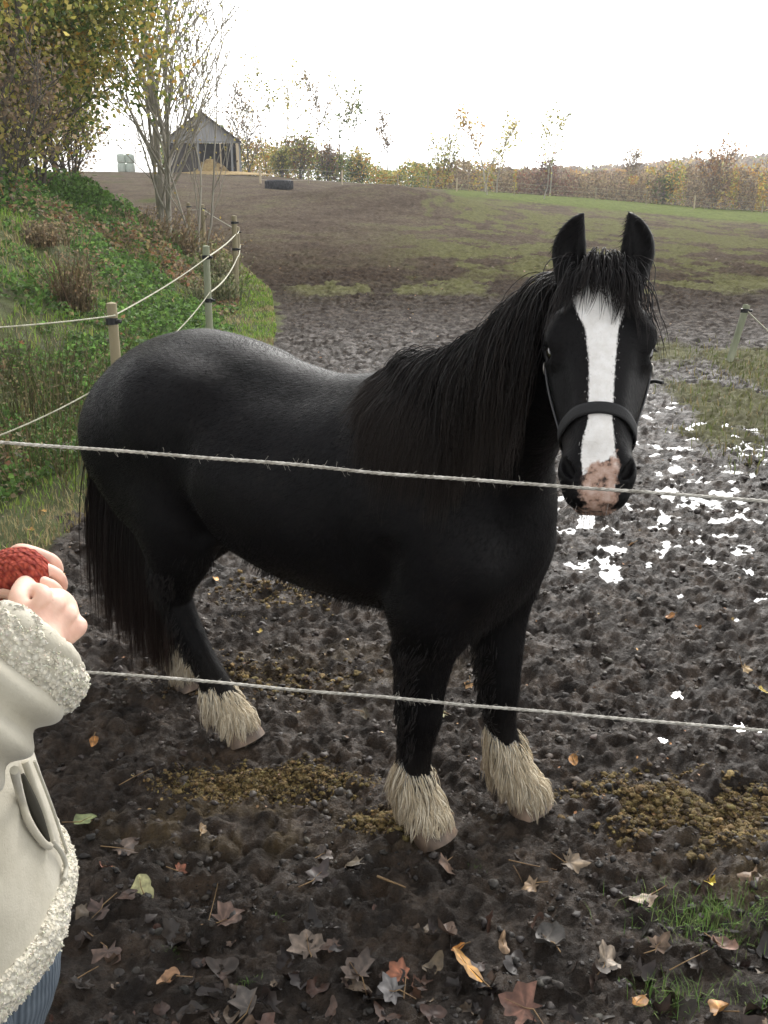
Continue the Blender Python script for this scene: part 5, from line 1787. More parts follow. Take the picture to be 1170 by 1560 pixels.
def leaf_mesh(outline, size, curl=.25, seed=0, rings=5):
    rg = np.random.default_rng(seed)
    aO = np.arctan2(outline[:, 1], outline[:, 0])
    O = outline * size * (1 + .30 * (noise2(aO * 1.3 + 9, aO * 0 + seed * 1.7, seed) - .5) * 2)[:, None] * np.array([rg.uniform(.8, 1.1), rg.uniform(.85, 1.1)])
    m = len(O)
    if m < 20:                                         # serrate
        Q = []
        for i in range(m):
            a, b = O[i], O[(i + 1) % m]
            Q += [a, a * .66 + b * .34 + rg.normal(0, size * .012, 2), a * .34 + b * .66 + rg.normal(0, size * .012, 2)]
        O = np.array(Q); m = len(O)
    V = [np.zeros(2)]
    for r in range(1, rings + 1): V += list(O * (r / rings))
    V = np.array(V)
    cx, cy = rg.normal(0, 1, 2); k1 = curl * rg.uniform(.6, 1.4)
    d = V @ (np.array([cx, cy]) / np.hypot(cx, cy))
    rr = np.hypot(V[:, 0], V[:, 1])
    z = k1 * d ** 2 / size * 1.6 + .30 * curl * np.abs(V[:, 0]) + curl * .35 * size * (noise2(V[:, 0] / size * 3.5 + seed, V[:, 1] / size * 3.5, seed) - .5) + .10 * curl * rr * np.sin(np.arctan2(V[:, 1], V[:, 0]) * 5 + seed)
    V3 = np.column_stack([V, z])
    F3 = np.array([[0, 1 + i, 1 + (i + 1) % m] for i in range(m)])
    F4 = np.array([[1 + (r - 1) * m + i, 1 + r * m + i, 1 + r * m + (i + 1) % m, 1 + (r - 1) * m + (i + 1) % m] for r in range(1, rings) for i in range(m)])
    vein = np.zeros(len(V3))
    return V3, F3, F4, m


def ground_n(x, y, e=.02):
    gx = (gz(x + e, y) - gz(x - e, y)) / (2 * e); gy = (gz(x, y + e) - gz(x, y - e)) / (2 * e)
    n_ = np.array([-gx, -gy, 1.0]); return n_ / np.linalg.norm(n_)


def leaf(px, py, size, col, lab, kind='maple', curl=.25, rot=None, seed=0, tilt=.0, name='fallen_leaf', grp=None, stalk=True, col2=None, lift=.006, hi=.10):
    g0 = gnd(px, py, hi * 0)
    x, y = g0[0], g0[1]
    z = gz(x, y)
    g1 = gnd(px, py, z); x, y = g1[0], g1[1]; z = gz(x, y)
    size *= 1.1
    curl *= 1.35
    V, F3, F4, m = leaf_mesh(maple() if kind == 'maple' else oval(.34 if kind == 'oval' else .22), size, curl, seed + int(px), 8)
    rg = np.random.default_rng(seed + int(px * 7 + py))
    col = np.array(col); col2 = np.array(col2 if col2 is not None else col * .55)
    nn_ = noise2(V[:, 0] / size * 5 + seed, V[:, 1] / size * 5, seed + 3)[:, None]
    rr = (np.hypot(V[:, 0], V[:, 1]) / size)[:, None]
    C = col * (.75 + .5 * nn_) * (1 - sstep((rr - .28) / .25) * .5) + col2 * sstep((rr - .28) / .25) * .5
    # veins: lighter lines running out to the lobes
    aa = np.degrees(np.arctan2(V[:, 0], V[:, 1])) if kind == 'maple' else np.zeros(len(V))
    if kind == 'maple':
        vd = np.min([np.abs(aa - q) for q in (0, 50, -50, 95, -95)], axis=0)
        C = C * (1 + .55 * (vd < 4) * (rr[:, 0] > .05) - .18 * (vd > 18))[:, None]
    else:
        C = C * (1 + .5 * (np.abs(V[:, 0]) < size * .03) - .12 * (np.abs(np.sin(V[:, 1] / size * 26 + np.abs(V[:, 0]) / size * 14)) > .8))[:, None]
    root = empty(name, (float(x), float(y), float(z) + lift))
    n_ = Vector(ground_n(x, y)); n_ = (n_ + Vector((rg.normal(0, .15 + tilt), rg.normal(0, .15 + tilt), 0))).normalized()
    q = n_.to_track_quat('Z', 'Y') @ Matrix.Rotation(rot if rot is not None else rg.uniform(0, 6.28), 3, 'Z').to_quaternion()
    root.rotation_mode = 'QUATERNION'; root.rotation_quaternion = q
    tag(root, lab, 'leaf', grp)
    mesh_np('leaf_blade', V - np.array([0, 0, V[:, 2].min() * .6]), [F4, F3], m_dead, root, True, {'Col': C})
    if stalk:
        mb = MB()
        y0 = V[:, 1].min() * .8
        mb.tube(np.array([[0, .35 * size, .003], [0, 0, .002], [.004, y0 * .6, .004], [.02 * rg.normal(), y0 - size * .35, .006]]), [.0006, .0011, .0013, .0014], 5)
        mb.build('leaf_stalk', m_stalk, root, True)
    return root


m_stalk = noisy('leaf_stalk', (.12, .07, .035), (.26, .17, .08), 30, .7, .2)
GB, TAN, ORG, YEL, PAL, PUR = (.10, .075, .062), (.22, .155, .105), (.42, .17, .045), (.52, .34, .05), (.46, .44, .22), (.075, .050, .045)
LEAVES = [
    (215, 1355, .062, PAL, 'pale yellow oval leaf lying flat beside the coat hem', 'oval', .12), (128, 1258, .070, (.24, .28, .12), 'pale green leaf sticking out beside the coat pocket', 'oval', .15),
    (168, 1326, .052, (.30, .11, .06), 'rusty red leaf between the green leaf and the yellow oval one', 'maple', .4), (272, 1327, .044, (.27, .10, .055), 'small red brown leaf right of the yellow oval leaf', 'maple', .5),
    (307, 1270, .036, (.34, .24, .14), 'small tan leaf standing up below the ochre dung', 'oval', .6), (143, 1131, .036, (.42, .19, .05), 'small orange leaf left of the near hind foot', 'oval', .4),
    (328, 886, .050, (.55, .28, .05), 'orange leaf on the mud behind the hind legs', 'oval', .3), (396, 966, .032, (.50, .36, .06), 'small yellow leaf beyond the near hind leg', 'oval', .4),
    (874, 1163, .034, (.50, .25, .08), 'orange tan leaf right of the far front foot', 'oval', .2), (672, 1100, .060, (.42, .40, .20), 'pale star-shaped leaf standing between the front legs', 'maple', .5),
    (660, 1040, .04, (.40, .30, .17), 'small cream leaf behind the near front leg', 'maple', .4), (556, 1086, .038, (.22, .19, .14), 'grey tan leaf left of the near front leg', 'oval', .5),
    (680, 1322, .075, (.15, .095, .065), 'grey brown maple leaf just in front of the near front hoof', 'maple', .3), (812, 1356, .055, (.30, .21, .13), 'tan crumpled leaf in the middle of the foreground', 'maple', .5),
    (865, 1323, .085, (.20, .15, .10), 'long folded brown leaf with a stalk, right of the middle', 'maple', .5), (990, 1372, .085, (.24, .18, .13), 'large pale brown maple leaf below the right-hand dung', 'maple', .3),
    (1080, 1352, .040, (.55, .42, .05), 'bright yellow crumpled leaf at the edge of the right-hand dung', 'maple', .6), (1146, 1343, .060, (.30, .21, .14), 'curled tan leaf at the right edge above the grass tuft', 'oval', .7),
    (836, 1434, .080, (.13, .12, .11), 'folded grey leaf in the foreground middle', 'oval', .5), (700, 1450, .042, (.48, .20, .045), 'orange leaf in the foreground, upper of two close together', 'oval', .4),
    (712, 1482, .075, (.52, .26, .05), 'long orange yellow leaf in the foreground, lower of two', 'long', .35), (765, 1440, .050, (.30, .20, .12), 'curled tan leaf standing up in the foreground', 'long', .8),
    (470, 1440, .095, (.17, .13, .10), 'large grey brown maple leaf with a stalk, lower left of middle', 'maple', .25), (545, 1490, .085, (.14, .105, .085), 'dull brown maple leaf left of the orange foreground leaves', 'maple', .35),
    (600, 1515, .075, (.17, .16, .155), 'silvery grey maple leaf upside down near the bottom edge', 'maple', .3), (612, 1490, .060, (.28, .11, .06), 'red brown leaf lying over the silvery one', 'maple', .4),
    (800, 1540, .115, (.17, .085, .06), 'big dark red brown maple leaf at the bottom edge', 'maple', .25), (920, 1470, .080, (.26, .21, .16), 'pale curled maple leaf with veins, lower right', 'maple', .55),
    (1000, 1445, .055, (.20, .14, .10), 'brown crumpled leaf left of the grass tuft', 'maple', .6), (1097, 1450, .060, (.19, .11, .08), 'brown folded leaf leaning on the grass tuft', 'oval', .7),
    (1098, 1543, .050, (.40, .20, .06), 'small orange brown leaf at the bottom right', 'oval', .4), (968, 1535, .045, (.38, .19, .06), 'small orange leaf at the bottom, in front of the grass', 'long', .5),
    (340, 1405, .080, (.16, .10, .075), 'brown maple leaf with upright stalk, lower left', 'maple', .4), (155, 1390, .085, (.085, .055, .045), 'dark purple brown maple leaf beside the coat hem', 'maple', .3),
    (165, 1455, .080, (.13, .085, .065), 'brown wet leaf below the coat hem', 'maple', .35), (255, 1500, .050, (.30, .17, .09), 'small tan orange leaf near the bottom left', 'oval', .5),
    (380, 1540, .085, (.12, .10, .085), 'grey brown maple leaf at the bottom left of middle', 'maple', .35), (185, 1295, .085, (.12, .085, .065), 'flat wet brown leaf beside the coat pocket', 'maple', .15),
    (490, 1310, .060, (.085, .065, .055), 'dark leaf left of the near front hoof', 'maple', .3), (480, 1340, .080, (.06, .045, .042), 'dark purple grey leaf with a pointed tip, left of middle', 'maple', .35),
    (1020, 940, .035, (.45, .20, .06), 'small orange leaf on the mud right of the front legs', 'oval', .4), (1063, 960, .032, (.45, .20, .05), 'small orange leaf by the right-hand puddles', 'oval', .5),
    (960, 840, .03, (.40, .22, .08), 'tiny orange leaf between the small puddles', 'oval', .4), (24, 690, .07, (.60, .42, .05), 'yellow leaf in the grass at the left edge below the rope', 'oval', .3),
    (66, 782, .05, (.55, .30, .05), 'orange yellow leaf at the grass edge left of the tail', 'oval', .3), (48, 808, .04, (.50, .26, .06), 'small orange leaf at the grass edge above the hands', 'oval', .3),
    (716, 1040, .035, (.42, .24, .10), 'tan orange leaf right behind the near front leg', 'maple', .4), (1132, 1022, .04, (.42, .30, .16), 'tan leaf with a stalk near the right edge', 'maple', .5),
    (1165, 1055, .04, (.55, .42, .05), 'yellow leaf at the right edge of the mud', 'oval', .3),
]
for k, (px, py, sz, col, lab, kind, curl) in enumerate(LEAVES):
    leaf(px, py, sz, col, lab, kind, curl, seed=k + 1, tilt=.12 if curl > .5 else 0, lift=.008, grp='separate fallen leaves on the mud')

# wet brown leaf litter pressed into the mud in front, and specks of leaf farther off
Vs, F3s, F4s, Cs, off = [], [], [], [], 0
for k in range(1150):
    yy = 1.02 + 1.1 * RNG.random() ** 1.3
    xx = RNG.uniform(-.62, .62) * (yy + .5)
    if RNG.random() < sstep(np.array((yy - 1.5) / .6)): continue
    sz = RNG.uniform(.022, .082)
    V, F3, F4, m = leaf_mesh(maple() if RNG.random() < .65 else oval(), sz, RNG.uniform(.3, 1.0), k, rings=3)
    a = RNG.uniform(0, 6.28)
    R2 = Matrix.Rotation(a, 3, 'Z')
    n_ = Vector(ground_n(xx, yy)) + Vector((RNG.normal(0, .35), RNG.normal(0, .35), 0))
    Rm = np.array((n_.to_track_quat('Z', 'Y').to_matrix() @ R2))
    V = V @ Rm.T + np.array([xx, yy, gz(xx, yy) - .002])
    base = palette(1, [(.050, .034, .026), (.085, .058, .042), (.030, .021, .017), (.14, .10, .07), (.085, .045, .03), (.02, .015, .013)], .25)
    Vs.append(V); F3s.append(F3 + off); F4s.append(F4 + off); Cs.append(np.repeat(base, len(V), 0)); off += len(V)
o = mesh_np('leaf_litter', np.vstack(Vs), [np.vstack(F4s), np.vstack(F3s)], m_dead, None, True, {'Col': np.vstack(Cs)})
o['kind'] = 'stuff'; tag(o, 'wet brown leaf litter pressed into the dark mud in the foreground', 'leaf litter')
n = 1100
y = 2.2 + 22 * RNG.random(n) ** 1.5; x = RNG.uniform(-.5, .5, n) * (y + .5)
z = ground_h(x, y) + .006
c = palette(n, [(.38, .18, .06), (.30, .16, .07), (.42, .28, .10), (.20, .12, .07), (.14, .09, .06)], .3)
V, F, C = leaf_cards(np.stack([x, y, z], 1), np.interp(y, [2, 10, 24], [.012, .030, .06]), c, .7, up=np.array([0, 0, 1.6]))
o = mesh_np('leaf_specks', V, F, m_dead, None, False, {'Col': C}); o['kind'] = 'stuff'; tag(o, 'tiny autumn leaf scraps scattered over the churned field', 'leaf scraps')


# twigs and leaf stalks
def twig(pts, r, lab, name='twig'):
    P = []
    for px, py, dz in pts:
        g0 = gnd(px, py); z = gz(g0[0], g0[1]); g1 = gnd(px, py, z + dz); P.append(g1)
    mb = MB(); mb.tube(catmull(np.array(P), 5), np.linspace(r, r * .5, (len(P) - 1) * 5 + 1), 6)
    o = mb.build(name, m_stalk, None, True); tag(o, lab, 'twig')


twig([(178, 1198, .006), (205, 1183, .012), (232, 1170, .020)], .0016, 'thin straw-coloured twig left of the ochre dung')
twig([(318, 1402, .012), (326, 1372, .05), (332, 1345, .085)], .0012, 'orange leaf stalk standing upright at the lower left')
twig([(116, 1492, .005), (132, 1482, .008), (150, 1472, .012)], .0018, 'short orange twig below the coat hem')
twig([(775, 1310, .006), (810, 1318, .010), (848, 1325, .012)], .0015, 'thin brown twig lying beside the long folded leaf')
twig([(1020, 1478, .02), (1050, 1462, .03), (1085, 1445, .03)], .0014, 'dark stalk running up to the leaf on the grass tuft')
twig([(1140, 1222, .005), (1155, 1233, .006), (1172, 1240, .006)], .0016, 'pale straw at the right edge above the dung')
twig([(575, 1335, .008), (600, 1345, .012), (618, 1352, .010)], .0035, 'dark root stub poking out in front of the near front hoof')
twig([(782, 1318, .004), (790, 1332, .006), (796, 1345, .004)], .0010, 'short yellow straw left of the long folded leaf')


def tuft(px, py, lab, n=150, w=.05, h=.06, cols=((.10, .19, .04), (.14, .25, .06), (.20, .27, .09))):
    g0 = gnd(px, py); z = gz(g0[0], g0[1]); g0 = gnd(px, py, z)
    x = g0[0] + RNG.normal(0, w, n); y = g0[1] + RNG.normal(0, w * .5, n)
    V, F, C = blades(x, y, h * RNG.uniform(.4, 1.1, n), np.full(n, .0016), palette(n, list(cols), .25), .8)
    o = mesh_np('grass_tuft', V, F, m_blade, None, False, {'Col': C}); tag(o, lab, 'grass tuft')


tuft(1085, 1400, 'large bright green grass tuft at the lower right', 700, .085, .055)
tuft(1025, 1530, 'thin long grass tuft at the bottom right', 130, .045, .075)
tuft(1160, 1530, 'sparse grass tuft in the bottom right corner', 60, .04, .05)
tuft(372, 1502, 'little green grass tuft at the lower left of middle', 60, .016, .028)
tuft(265, 1462, 'tiny green grass tuft below the yellow oval leaf', 40, .012, .020)
tuft(75, 1502, 'tiny grass tuft beside the trouser leg', 40, .012, .022)
tuft(420, 1390, 'tiny faint green sprout left of the dark pointed leaf', 24, .012, .018)
tuft(725, 1310, 'tiny green sprout beside the front hoof leaf', 26, .014, .020)
# ================================================================== THE PERSON AT THE LEFT EDGE
def person_field():
    F = Field(ax((-.92, -.46, .008), (-.46, -.24, .0032)), ax((.55, .86, .008), (.86, 1.10, .0032), (1.10, 1.36, .008)), ax((-.02, 1.02, .01), (1.02, 1.22, .0032), (1.22, 1.72, .008)))
    cx, cy = -.60, .98
    F.chain([(cx, cy, .80), (cx, cy, .95), (cx - .005, cy, 1.12), (cx - .01, cy, 1.24)], [.105, .095, .10, .095], N=(0, 1, 0), W=[.165, .145, .16, .17], k=.03)
    F.chain([(cx - .01, cy, 1.26), (cx - .01, cy, 1.38), (cx + .005, cy, 1.42)], [.07, .05, .052], k=.04)
    F.chain([(cx + .005, cy, 1.50), (cx + .0, cy, 1.56)], [.083, .092], N=(0, 1, 0), W=[.068, .075], k=.03)             # head
    F.chain([(cx + .055, cy, 1.455), (cx + .065, cy, 1.47)], [.032, .034], k=.03)                                           # chin
    F.chain([(cx + .088, cy, 1.535), (cx + .104, cy, 1.507)], [.009, .014], k=.012)                                         # nose
    F.chain([(cx + .082, cy - .016, 1.476), (cx + .082, cy + .016, 1.476)], [.010, .010], k=.012)                          # lips
    for s in (-1, 1):
        F.chain((cx + .082, cy + s * .030, 1.535), .011, k=.01, mode='sub')
        F.chain((cx + .068, cy + s * .030, 1.535), .013, k=.004)
        F.chain([(cx - .005, cy + s * .078, 1.545), (cx - .008, cy + s * .076, 1.50)], [.018, .011], W=[.008, .006], k=.01)
        # legs
        F.chain([(cx, cy + s * .085, .80), (cx + .005, cy + s * .085, .46), (cx, cy + s * .085, .43), (cx - .015, cy + s * .085, .30), (cx - .01, cy + s * .085, .10)],
                [.088, .058, .056, .052, .038], k=.03)
        F.chain([(cx - .03, cy + s * .088, .045), (cx + .12, cy + s * .10, .032)], [.042, .030], k=.03)
    # arms: near (right) and far (left)
    F.chain([(cx - .01, cy - .17, 1.24), (cx + .02, cy - .24, 1.06), (cx + .05, cy - .21, 1.01), tuple(WR_N)], [.055, .044, .040, .027], k=.03)
    F.chain([(cx - .01, cy + .17, 1.24), (cx + .01, cy + .23, 1.08), (cx + .04, cy + .20, 1.06), tuple(WR_F)], [.055, .044, .040, .027], k=.03)
    # hands
    for W0, K, up, out, curlv, side in HANDS:
        W0, K = np.array(W0), np.array(K)
        ax_ = K - W0; L = np.linalg.norm(ax_); ax_ /= L
        out = np.array(out, float); out -= ax_ * (out @ ax_); out /= np.linalg.norm(out)       # back of the hand
        lat = np.cross(ax_, out) * side                                                       # towards the little finger
        F.chain([W0, W0 + ax_ * L * .5, K - ax_ * .008], [.021, .027, .029], N=out, W=[.018, .014, .012], k=.010)
        for q in range(4):
            o_ = (q - 1.5) * .0192
            base = K + lat * o_ - ax_ * (.004 * abs(q - 1.3))
            f = [.92, 1.0, .95, .78][q]
            c1, c2, c3 = curlv
            d1 = ax_ * math.cos(c1) - out * math.sin(c1); d2 = ax_ * math.cos(c1 + c2) - out * math.sin(c1 + c2); d3 = ax_ * math.cos(c1 + c2 + c3) - out * math.sin(c1 + c2 + c3)
            p1 = base + d1 * .040 * f; p2 = p1 + d2 * .024 * f; p3 = p2 + d3 * .018 * f
            F.chain([base - ax_ * .020 + out * .002, base + out * .0065, p1, p2, p3], [.0060, .0098, .0076, .0070, .0058], k=.0015, per=4)
        tb = W0 + ax_ * L * .35 - lat * .024 - out * .006
        t1 = tb + (ax_ * .7 - lat * .55 - out * .3) * .030; t2 = t1 + (ax_ * .85 - out * .45 + lat * .05) * .028; t3 = t2 + (ax_ * .8 - out * .5 + lat * .35) * .020
        F.chain([tb, t1, t2, t3], [.014, .0115, .0100, .0082], k=.008, per=4)
    return F


WR_N = at(55, 992, .955)
WR_F = at(-75, 905, 1.085)
HANDS = [  # wrist, knuckles, -, back-of-hand direction, curl per joint, side
    (tuple(WR_N), tuple(at(92, 925, 1.005)), 0, (.75, -.60, .25), (1.15, 1.45, .8), 1),
    (tuple(WR_F), tuple(at(30, 872, 1.045)), 0, (.15, -.55, .9), (.65, 1.2, .6), -1),
]
PFd = person_field()
pV, pF = PFd.mesh(2)
m_skin = mat('skin', (.58, .36, .28), .55, .4)
t = NT(m_skin)
t.set(color=t.ramp(t.noise(t.obj(), 35, 4), [(.3, (.66, .39, .30)), (.7, (.78, .54, .43))]), normal=t.bump(t.noise(t.obj(), 300, 4), .25, .001))
t.b.inputs['Subsurface Weight'].default_value = .15
t.b.inputs['Subsurface Radius'].default_value = (.01, .004, .002)
person = mesh_np('person', pV, pF, m_skin, None, True)
tag(person, 'person in cream fleece-trimmed coat and blue-grey trousers, hands clasped, at the left edge', 'person')


def field_obj(F, name, m, parent=person, it=1, disp=None, attrs=None):
    V, Fc = F.mesh(it)
    N, _ = vnormals(V, Fc)
    if disp is not None: V = V + N * disp(V)[:, None]
    return mesh_np(name, V, Fc, m, parent, True, attrs(V) if attrs else None)


# coat
m_suede = mat('coat_suede', (.50, .485, .42), .9, .2)
t = NT(m_suede); o = t.obj()
t.set(color=t.ramp(t.noise(o, 14, 5, .6), [(.3, (.40, .37, .29)), (.7, (.50, .47, .385))]),
      normal=t.bump(t.noise(o, 420, 3, .7), .5, .0012, t.bump(t.noise(o, 22, 4, .6), .35, .008)))
t.b.inputs['Sheen Weight'].default_value = .25
m_sherpa = mat('sherpa_fleece', (.60, .58, .48), .95, .1)
t = NT(m_sherpa); o = t.obj()
vz = t.vor(o, 170)
t.set(color=t.ramp(vz, [(.0, (.74, .71, .60)), (.75, (.54, .50, .40))]), normal=t.bump(vz, 1.0, .006))
t.b.inputs['Sheen Weight'].default_value = .3


def coat_sleeve(grow=0.0):
    cx, cy = -.60, .98
    wn = np.array(WR_N)
    el = np.array([cx + .045, cy - .225, .985])
    d = wn - el
    return [((cx - .02, cy - .15, 1.27), .085), ((cx + .01, cy - .225, 1.12), .078), (tuple(el), .082), (tuple(el + d * .35), .080), (tuple(el + d * .72), .070), (tuple(wn - d * .02), .061)]


C1 = Field(ax((-.96, -.26, .0055),), ax((.52, 1.42, .0055),), ax((.60, 1.46, .0055),))
cx, cy = -.60, .98
C1.chain([(cx - .01, cy, .70), (cx - .01, cy, .80), (cx - .005, cy, .92), (cx - .005, cy, 1.05), (cx - .01, cy, 1.16), (cx - .015, cy, 1.24)],
         [.208, .198, .174, .150, .137, .115], N=(0, 1, 0), W=[.235, .225, .200, .185, .20, .19], k=.03)
for s in (-1, 1):
    C1.chain([(cx - .015, cy, 1.27), (cx - .02, cy + s * .15, 1.27)], [.095, .082], k=.06)
S = coat_sleeve()
C1.chain([p for p, _ in S], [r for _, r in S], k=.035)
wf = np.array(WR_F); elf = np.array([cx + .03, cy + .225, 1.06])
C1.chain([(cx - .02, cy + .15, 1.27), (cx + .0, cy + .225, 1.15), tuple(elf), tuple(elf * .5 + wf * .5), tuple(wf * .85 + elf * .15)], [.085, .076, .072, .064, .055], k=.035)
C1.chain([(cx - .01, cy, 1.33), (cx - .0, cy, 1.40)], [.075, .072], k=.03)
# cut open at the hem, at the cuffs and at the neck
zz_ = C1.g[2][None, None, :]; xx_ = C1.g[0][:, None, None]; yy_ = C1.g[1][None, :, None]
HEM = .712
C1.D = np.maximum(C1.D, (HEM + .0 * xx_ - zz_))
C1.chain([(cx + .005, cy, 1.34), (cx + .01, cy, 1.46)], [.052, .062], k=.01, mode='sub')
dn = (wn_ := np.array(WR_N)) - np.array([cx + .045, cy - .225, .985]); dn /= np.linalg.norm(dn)
C1.chain([tuple(wn_ - dn * .02), tuple(wn_ + dn * .12)], [.047, .056], k=.008, mode='sub')
hand_cut = ((xx_ - wn_[0]) * dn[0] + (yy_ - wn_[1]) * dn[1] + (zz_ - wn_[2]) * dn[2]) - .012
near_cut = (np.sqrt((xx_ - wn_[0]) ** 2 + (yy_ - wn_[1]) ** 2 + (zz_ - wn_[2]) ** 2) < .14)
C1.D = np.where(near_cut, np.maximum(C1.D, hand_cut), C1.D)
C1.chain([(cx - .01, cy, .60), (cx - .01, cy, .84)], [.18, .165], N=(0, 1, 0), W=[.205, .19], k=.01, mode='sub')


def folds(V):
    # soft creases across the sleeve and hanging folds in the body
    el = np.array([cx + .045, cy - .225, .985])
    s = (V - el) @ dn
    ds = np.linalg.norm((V - el) - s[:, None] * dn, axis=1)
    slv = (1 - sstep((ds - .105) / .02)) * sstep((s + .05) / .04)
    th = noise3(V[:, 0] * 8, V[:, 1] * 8, V[:, 2] * 8, 5)
    fa = s * 125 + 7 * th + 2.2 * V[:, 2] * 10
    cre = (np.abs(np.sin(fa * .5)) ** 1.6 * 2 - 1) * .0085 * slv * (.55 + .9 * noise3(V[:, 0] * 14, V[:, 1] * 14, V[:, 2] * 14, 6))
    body = (1 - slv) * (noise3(V[:, 0] * 7, V[:, 1] * 7, V[:, 2] * 3, 8) - .5) * .014
    return cre + body + (noise3(V[:, 0] * 30, V[:, 1] * 30, V[:, 2] * 30, 9) - .5) * .0018


coat = field_obj(C1, 'coat', m_suede, disp=folds, it=2)
coat['label'] = 'cream suede coat with curly fleece trim'


def fluff(V):
    a, b = cell2(V[:, 0] * 120 + V[:, 1] * 70, V[:, 2] * 120 - V[:, 1] * 90, 7)
    return (.5 - a) * .0060 + (noise3(V[:, 0] * 160, V[:, 1] * 160, V[:, 2] * 160, 9) - .5) * .0055 + (noise3(V[:, 0] * 45, V[:, 1] * 45, V[:, 2] * 45, 10) - .5) * .006


# hem trim
T1 = Field(ax((-.86, -.50, .006), (-.50, -.34, .003)), ax((.66, 1.28, .0035)), ax((.655, .775, .0032)))
ths = np.linspace(0, 2 * np.pi, 61)
hem = np.stack([cx - .01 + .203 * np.cos(ths), cy + .231 * np.sin(ths), .738 + .006 * np.sin(3 * ths)], 1)
T1.chain(hem, .012, N=(0, 0, 1), W=.028, k=.01, smooth=False)
field_obj(T1, 'hem_trim', m_sherpa, coat, 1, fluff)
# cuff trim
e1 = np.cross(dn, (0, 0, 1.0)); e1 /= np.linalg.norm(e1); e2 = np.cross(dn, e1)
cc = wn_ - dn * .014
cuff = cc + .055 * (np.cos(ths)[:, None] * e1 + np.sin(ths)[:, None] * e2)
lo = cuff.min(0) - .05; hi = cuff.max(0) + .05
T2 = Field(ax((lo[0], hi[0], .003)), ax((lo[1], hi[1], .003)), ax((lo[2], hi[2], .003)))
T2.chain(cuff, .0165, N=dn, W=.029, k=.01, smooth=False)
field_obj(T2, 'cuff_trim', m_sherpa, coat, 1, fluff)
ff = wf - (wf - elf) * .12; df = (wf - elf) / np.linalg.norm(wf - elf)
g1 = np.cross(df, (0, 0, 1.0)); g1 /= np.linalg.norm(g1); g2 = np.cross(df, g1)
cuff = ff + .050 * (np.cos(ths)[:, None] * g1 + np.sin(ths)[:, None] * g2)
lo = cuff.min(0) - .05; hi = cuff.max(0) + .05
T3 = Field(ax((lo[0], hi[0], .004)), ax((lo[1], hi[1], .004)), ax((lo[2], hi[2], .004)))
T3.chain(cuff, .012, N=df, W=.025, k=.01, smooth=False)
field_obj(T3, 'cuff_trim', m_sherpa, coat, 1, fluff)
# fluffy curls standing off the trim
def curls(src_o, n, L=.007):
    V = np.array([v.co[:] for v in src_o.data.vertices])
    N = np.array([v.normal[:] for v in src_o.data.vertices])
    i = RNG.choice(len(V), n)
    S = np.zeros((n, 6, 3)); S[:, 0] = V[i] - N[i] * .001
    d = N[i] + RNG.normal(0, .5, (n, 3)); ax1 = RNG.normal(size=(n, 3))
    for q in range(1, 6):
        d = d / np.linalg.norm(d, axis=1)[:, None]
        S[:, q] = S[:, q - 1] + d * L / 5
        d = d + np.cross(d, ax1) * .55
    V2, F2, C2 = strands_mesh(S, np.tile(np.array([.0009, .0010, .0010, .0009, .0008, .0005]), (n, 1)), np.broadcast_to(palette(n, [(.70, .67, .56), (.62, .59, .48)], .08)[:, None], (n, 6, 3)))
    return mesh_np('fleece_curls', V2, F2, m_curl, src_o, True, {'Col': C2})


m_curl = vcol('fleece_curl', .95, .1)
for o_ in [q for q in coat.children]:
    if o_.name.startswith(('hem_trim', 'cuff_trim')): curls(o_, 5200 if o_.name == 'hem_trim' else 3000, .0035)


# pocket: a slanting welt found on the real surface of the coat
def hit(F, px, py, n=400, far=1.8):
    d = ray(px, py); d = d / np.linalg.norm(d)
    ts = np.linspace(.5, far, n)
    P = np.array([0, 0, CAM_H]) + ts[:, None] * d
    s = F.sample(P)
    k = np.argmax(s < .002)
    return P[k] if s[k] < .002 else None


def surfline(pts, F=C1, lift=.004):
    P = np.array([h for h in (hit(F, *p) for p in pts) if h is not None])
    if len(P) < 2: P = np.array([[cx, cy, 1.0], [cx, cy, 1.01]])
    P = catmull(P, 6)
    return P + F.grad(P) * lift


m_slit_shade = mat('pocket_slit_shade', (.05, .047, .038), .95, .1)
m_seam = noisy('coat_seam', (.36, .345, .29), (.46, .44, .375), 40, .9, .3)
P = surfline([(20, 1172), (30, 1215), (42, 1252), (62, 1282), (74, 1290)], lift=.0015)
mb = MB(); mb.tube(P, .0048, 8); mb.build('pocket_welt', m_suede, coat, True)
P = surfline([(36, 1160), (52, 1205), (66, 1245), (76, 1280)], lift=.0015)
mb = MB(); mb.tube(P, .0048, 8); mb.build('pocket_welt', m_suede, coat, True)
P = surfline([(30, 1180), (42, 1216), (55, 1248), (70, 1282)], lift=.0035)
mb = MB(); mb.tube(P, np.sin(np.linspace(.2, np.pi - .2, len(P))) * .006 + .001, 8, q=1); pk_ = mb.build('pocket_shade_strip', m_slit_shade, coat, True)  # dark strip laid on the uncut coat, its colour standing for shade in the slit
P = surfline([(78, 1285), (90, 1300), (97, 1320), (94, 1340)], lift=.003)
mb = MB(); mb.tube(P, .0032, 8); mb.build('seam', m_seam, coat, True)
P = surfline([(50, 1160), (75, 1225), (92, 1275), (100, 1300)], lift=.002)
mb = MB(); mb.tube(P, .0020, 6); mb.build('seam', m_seam, coat, True)

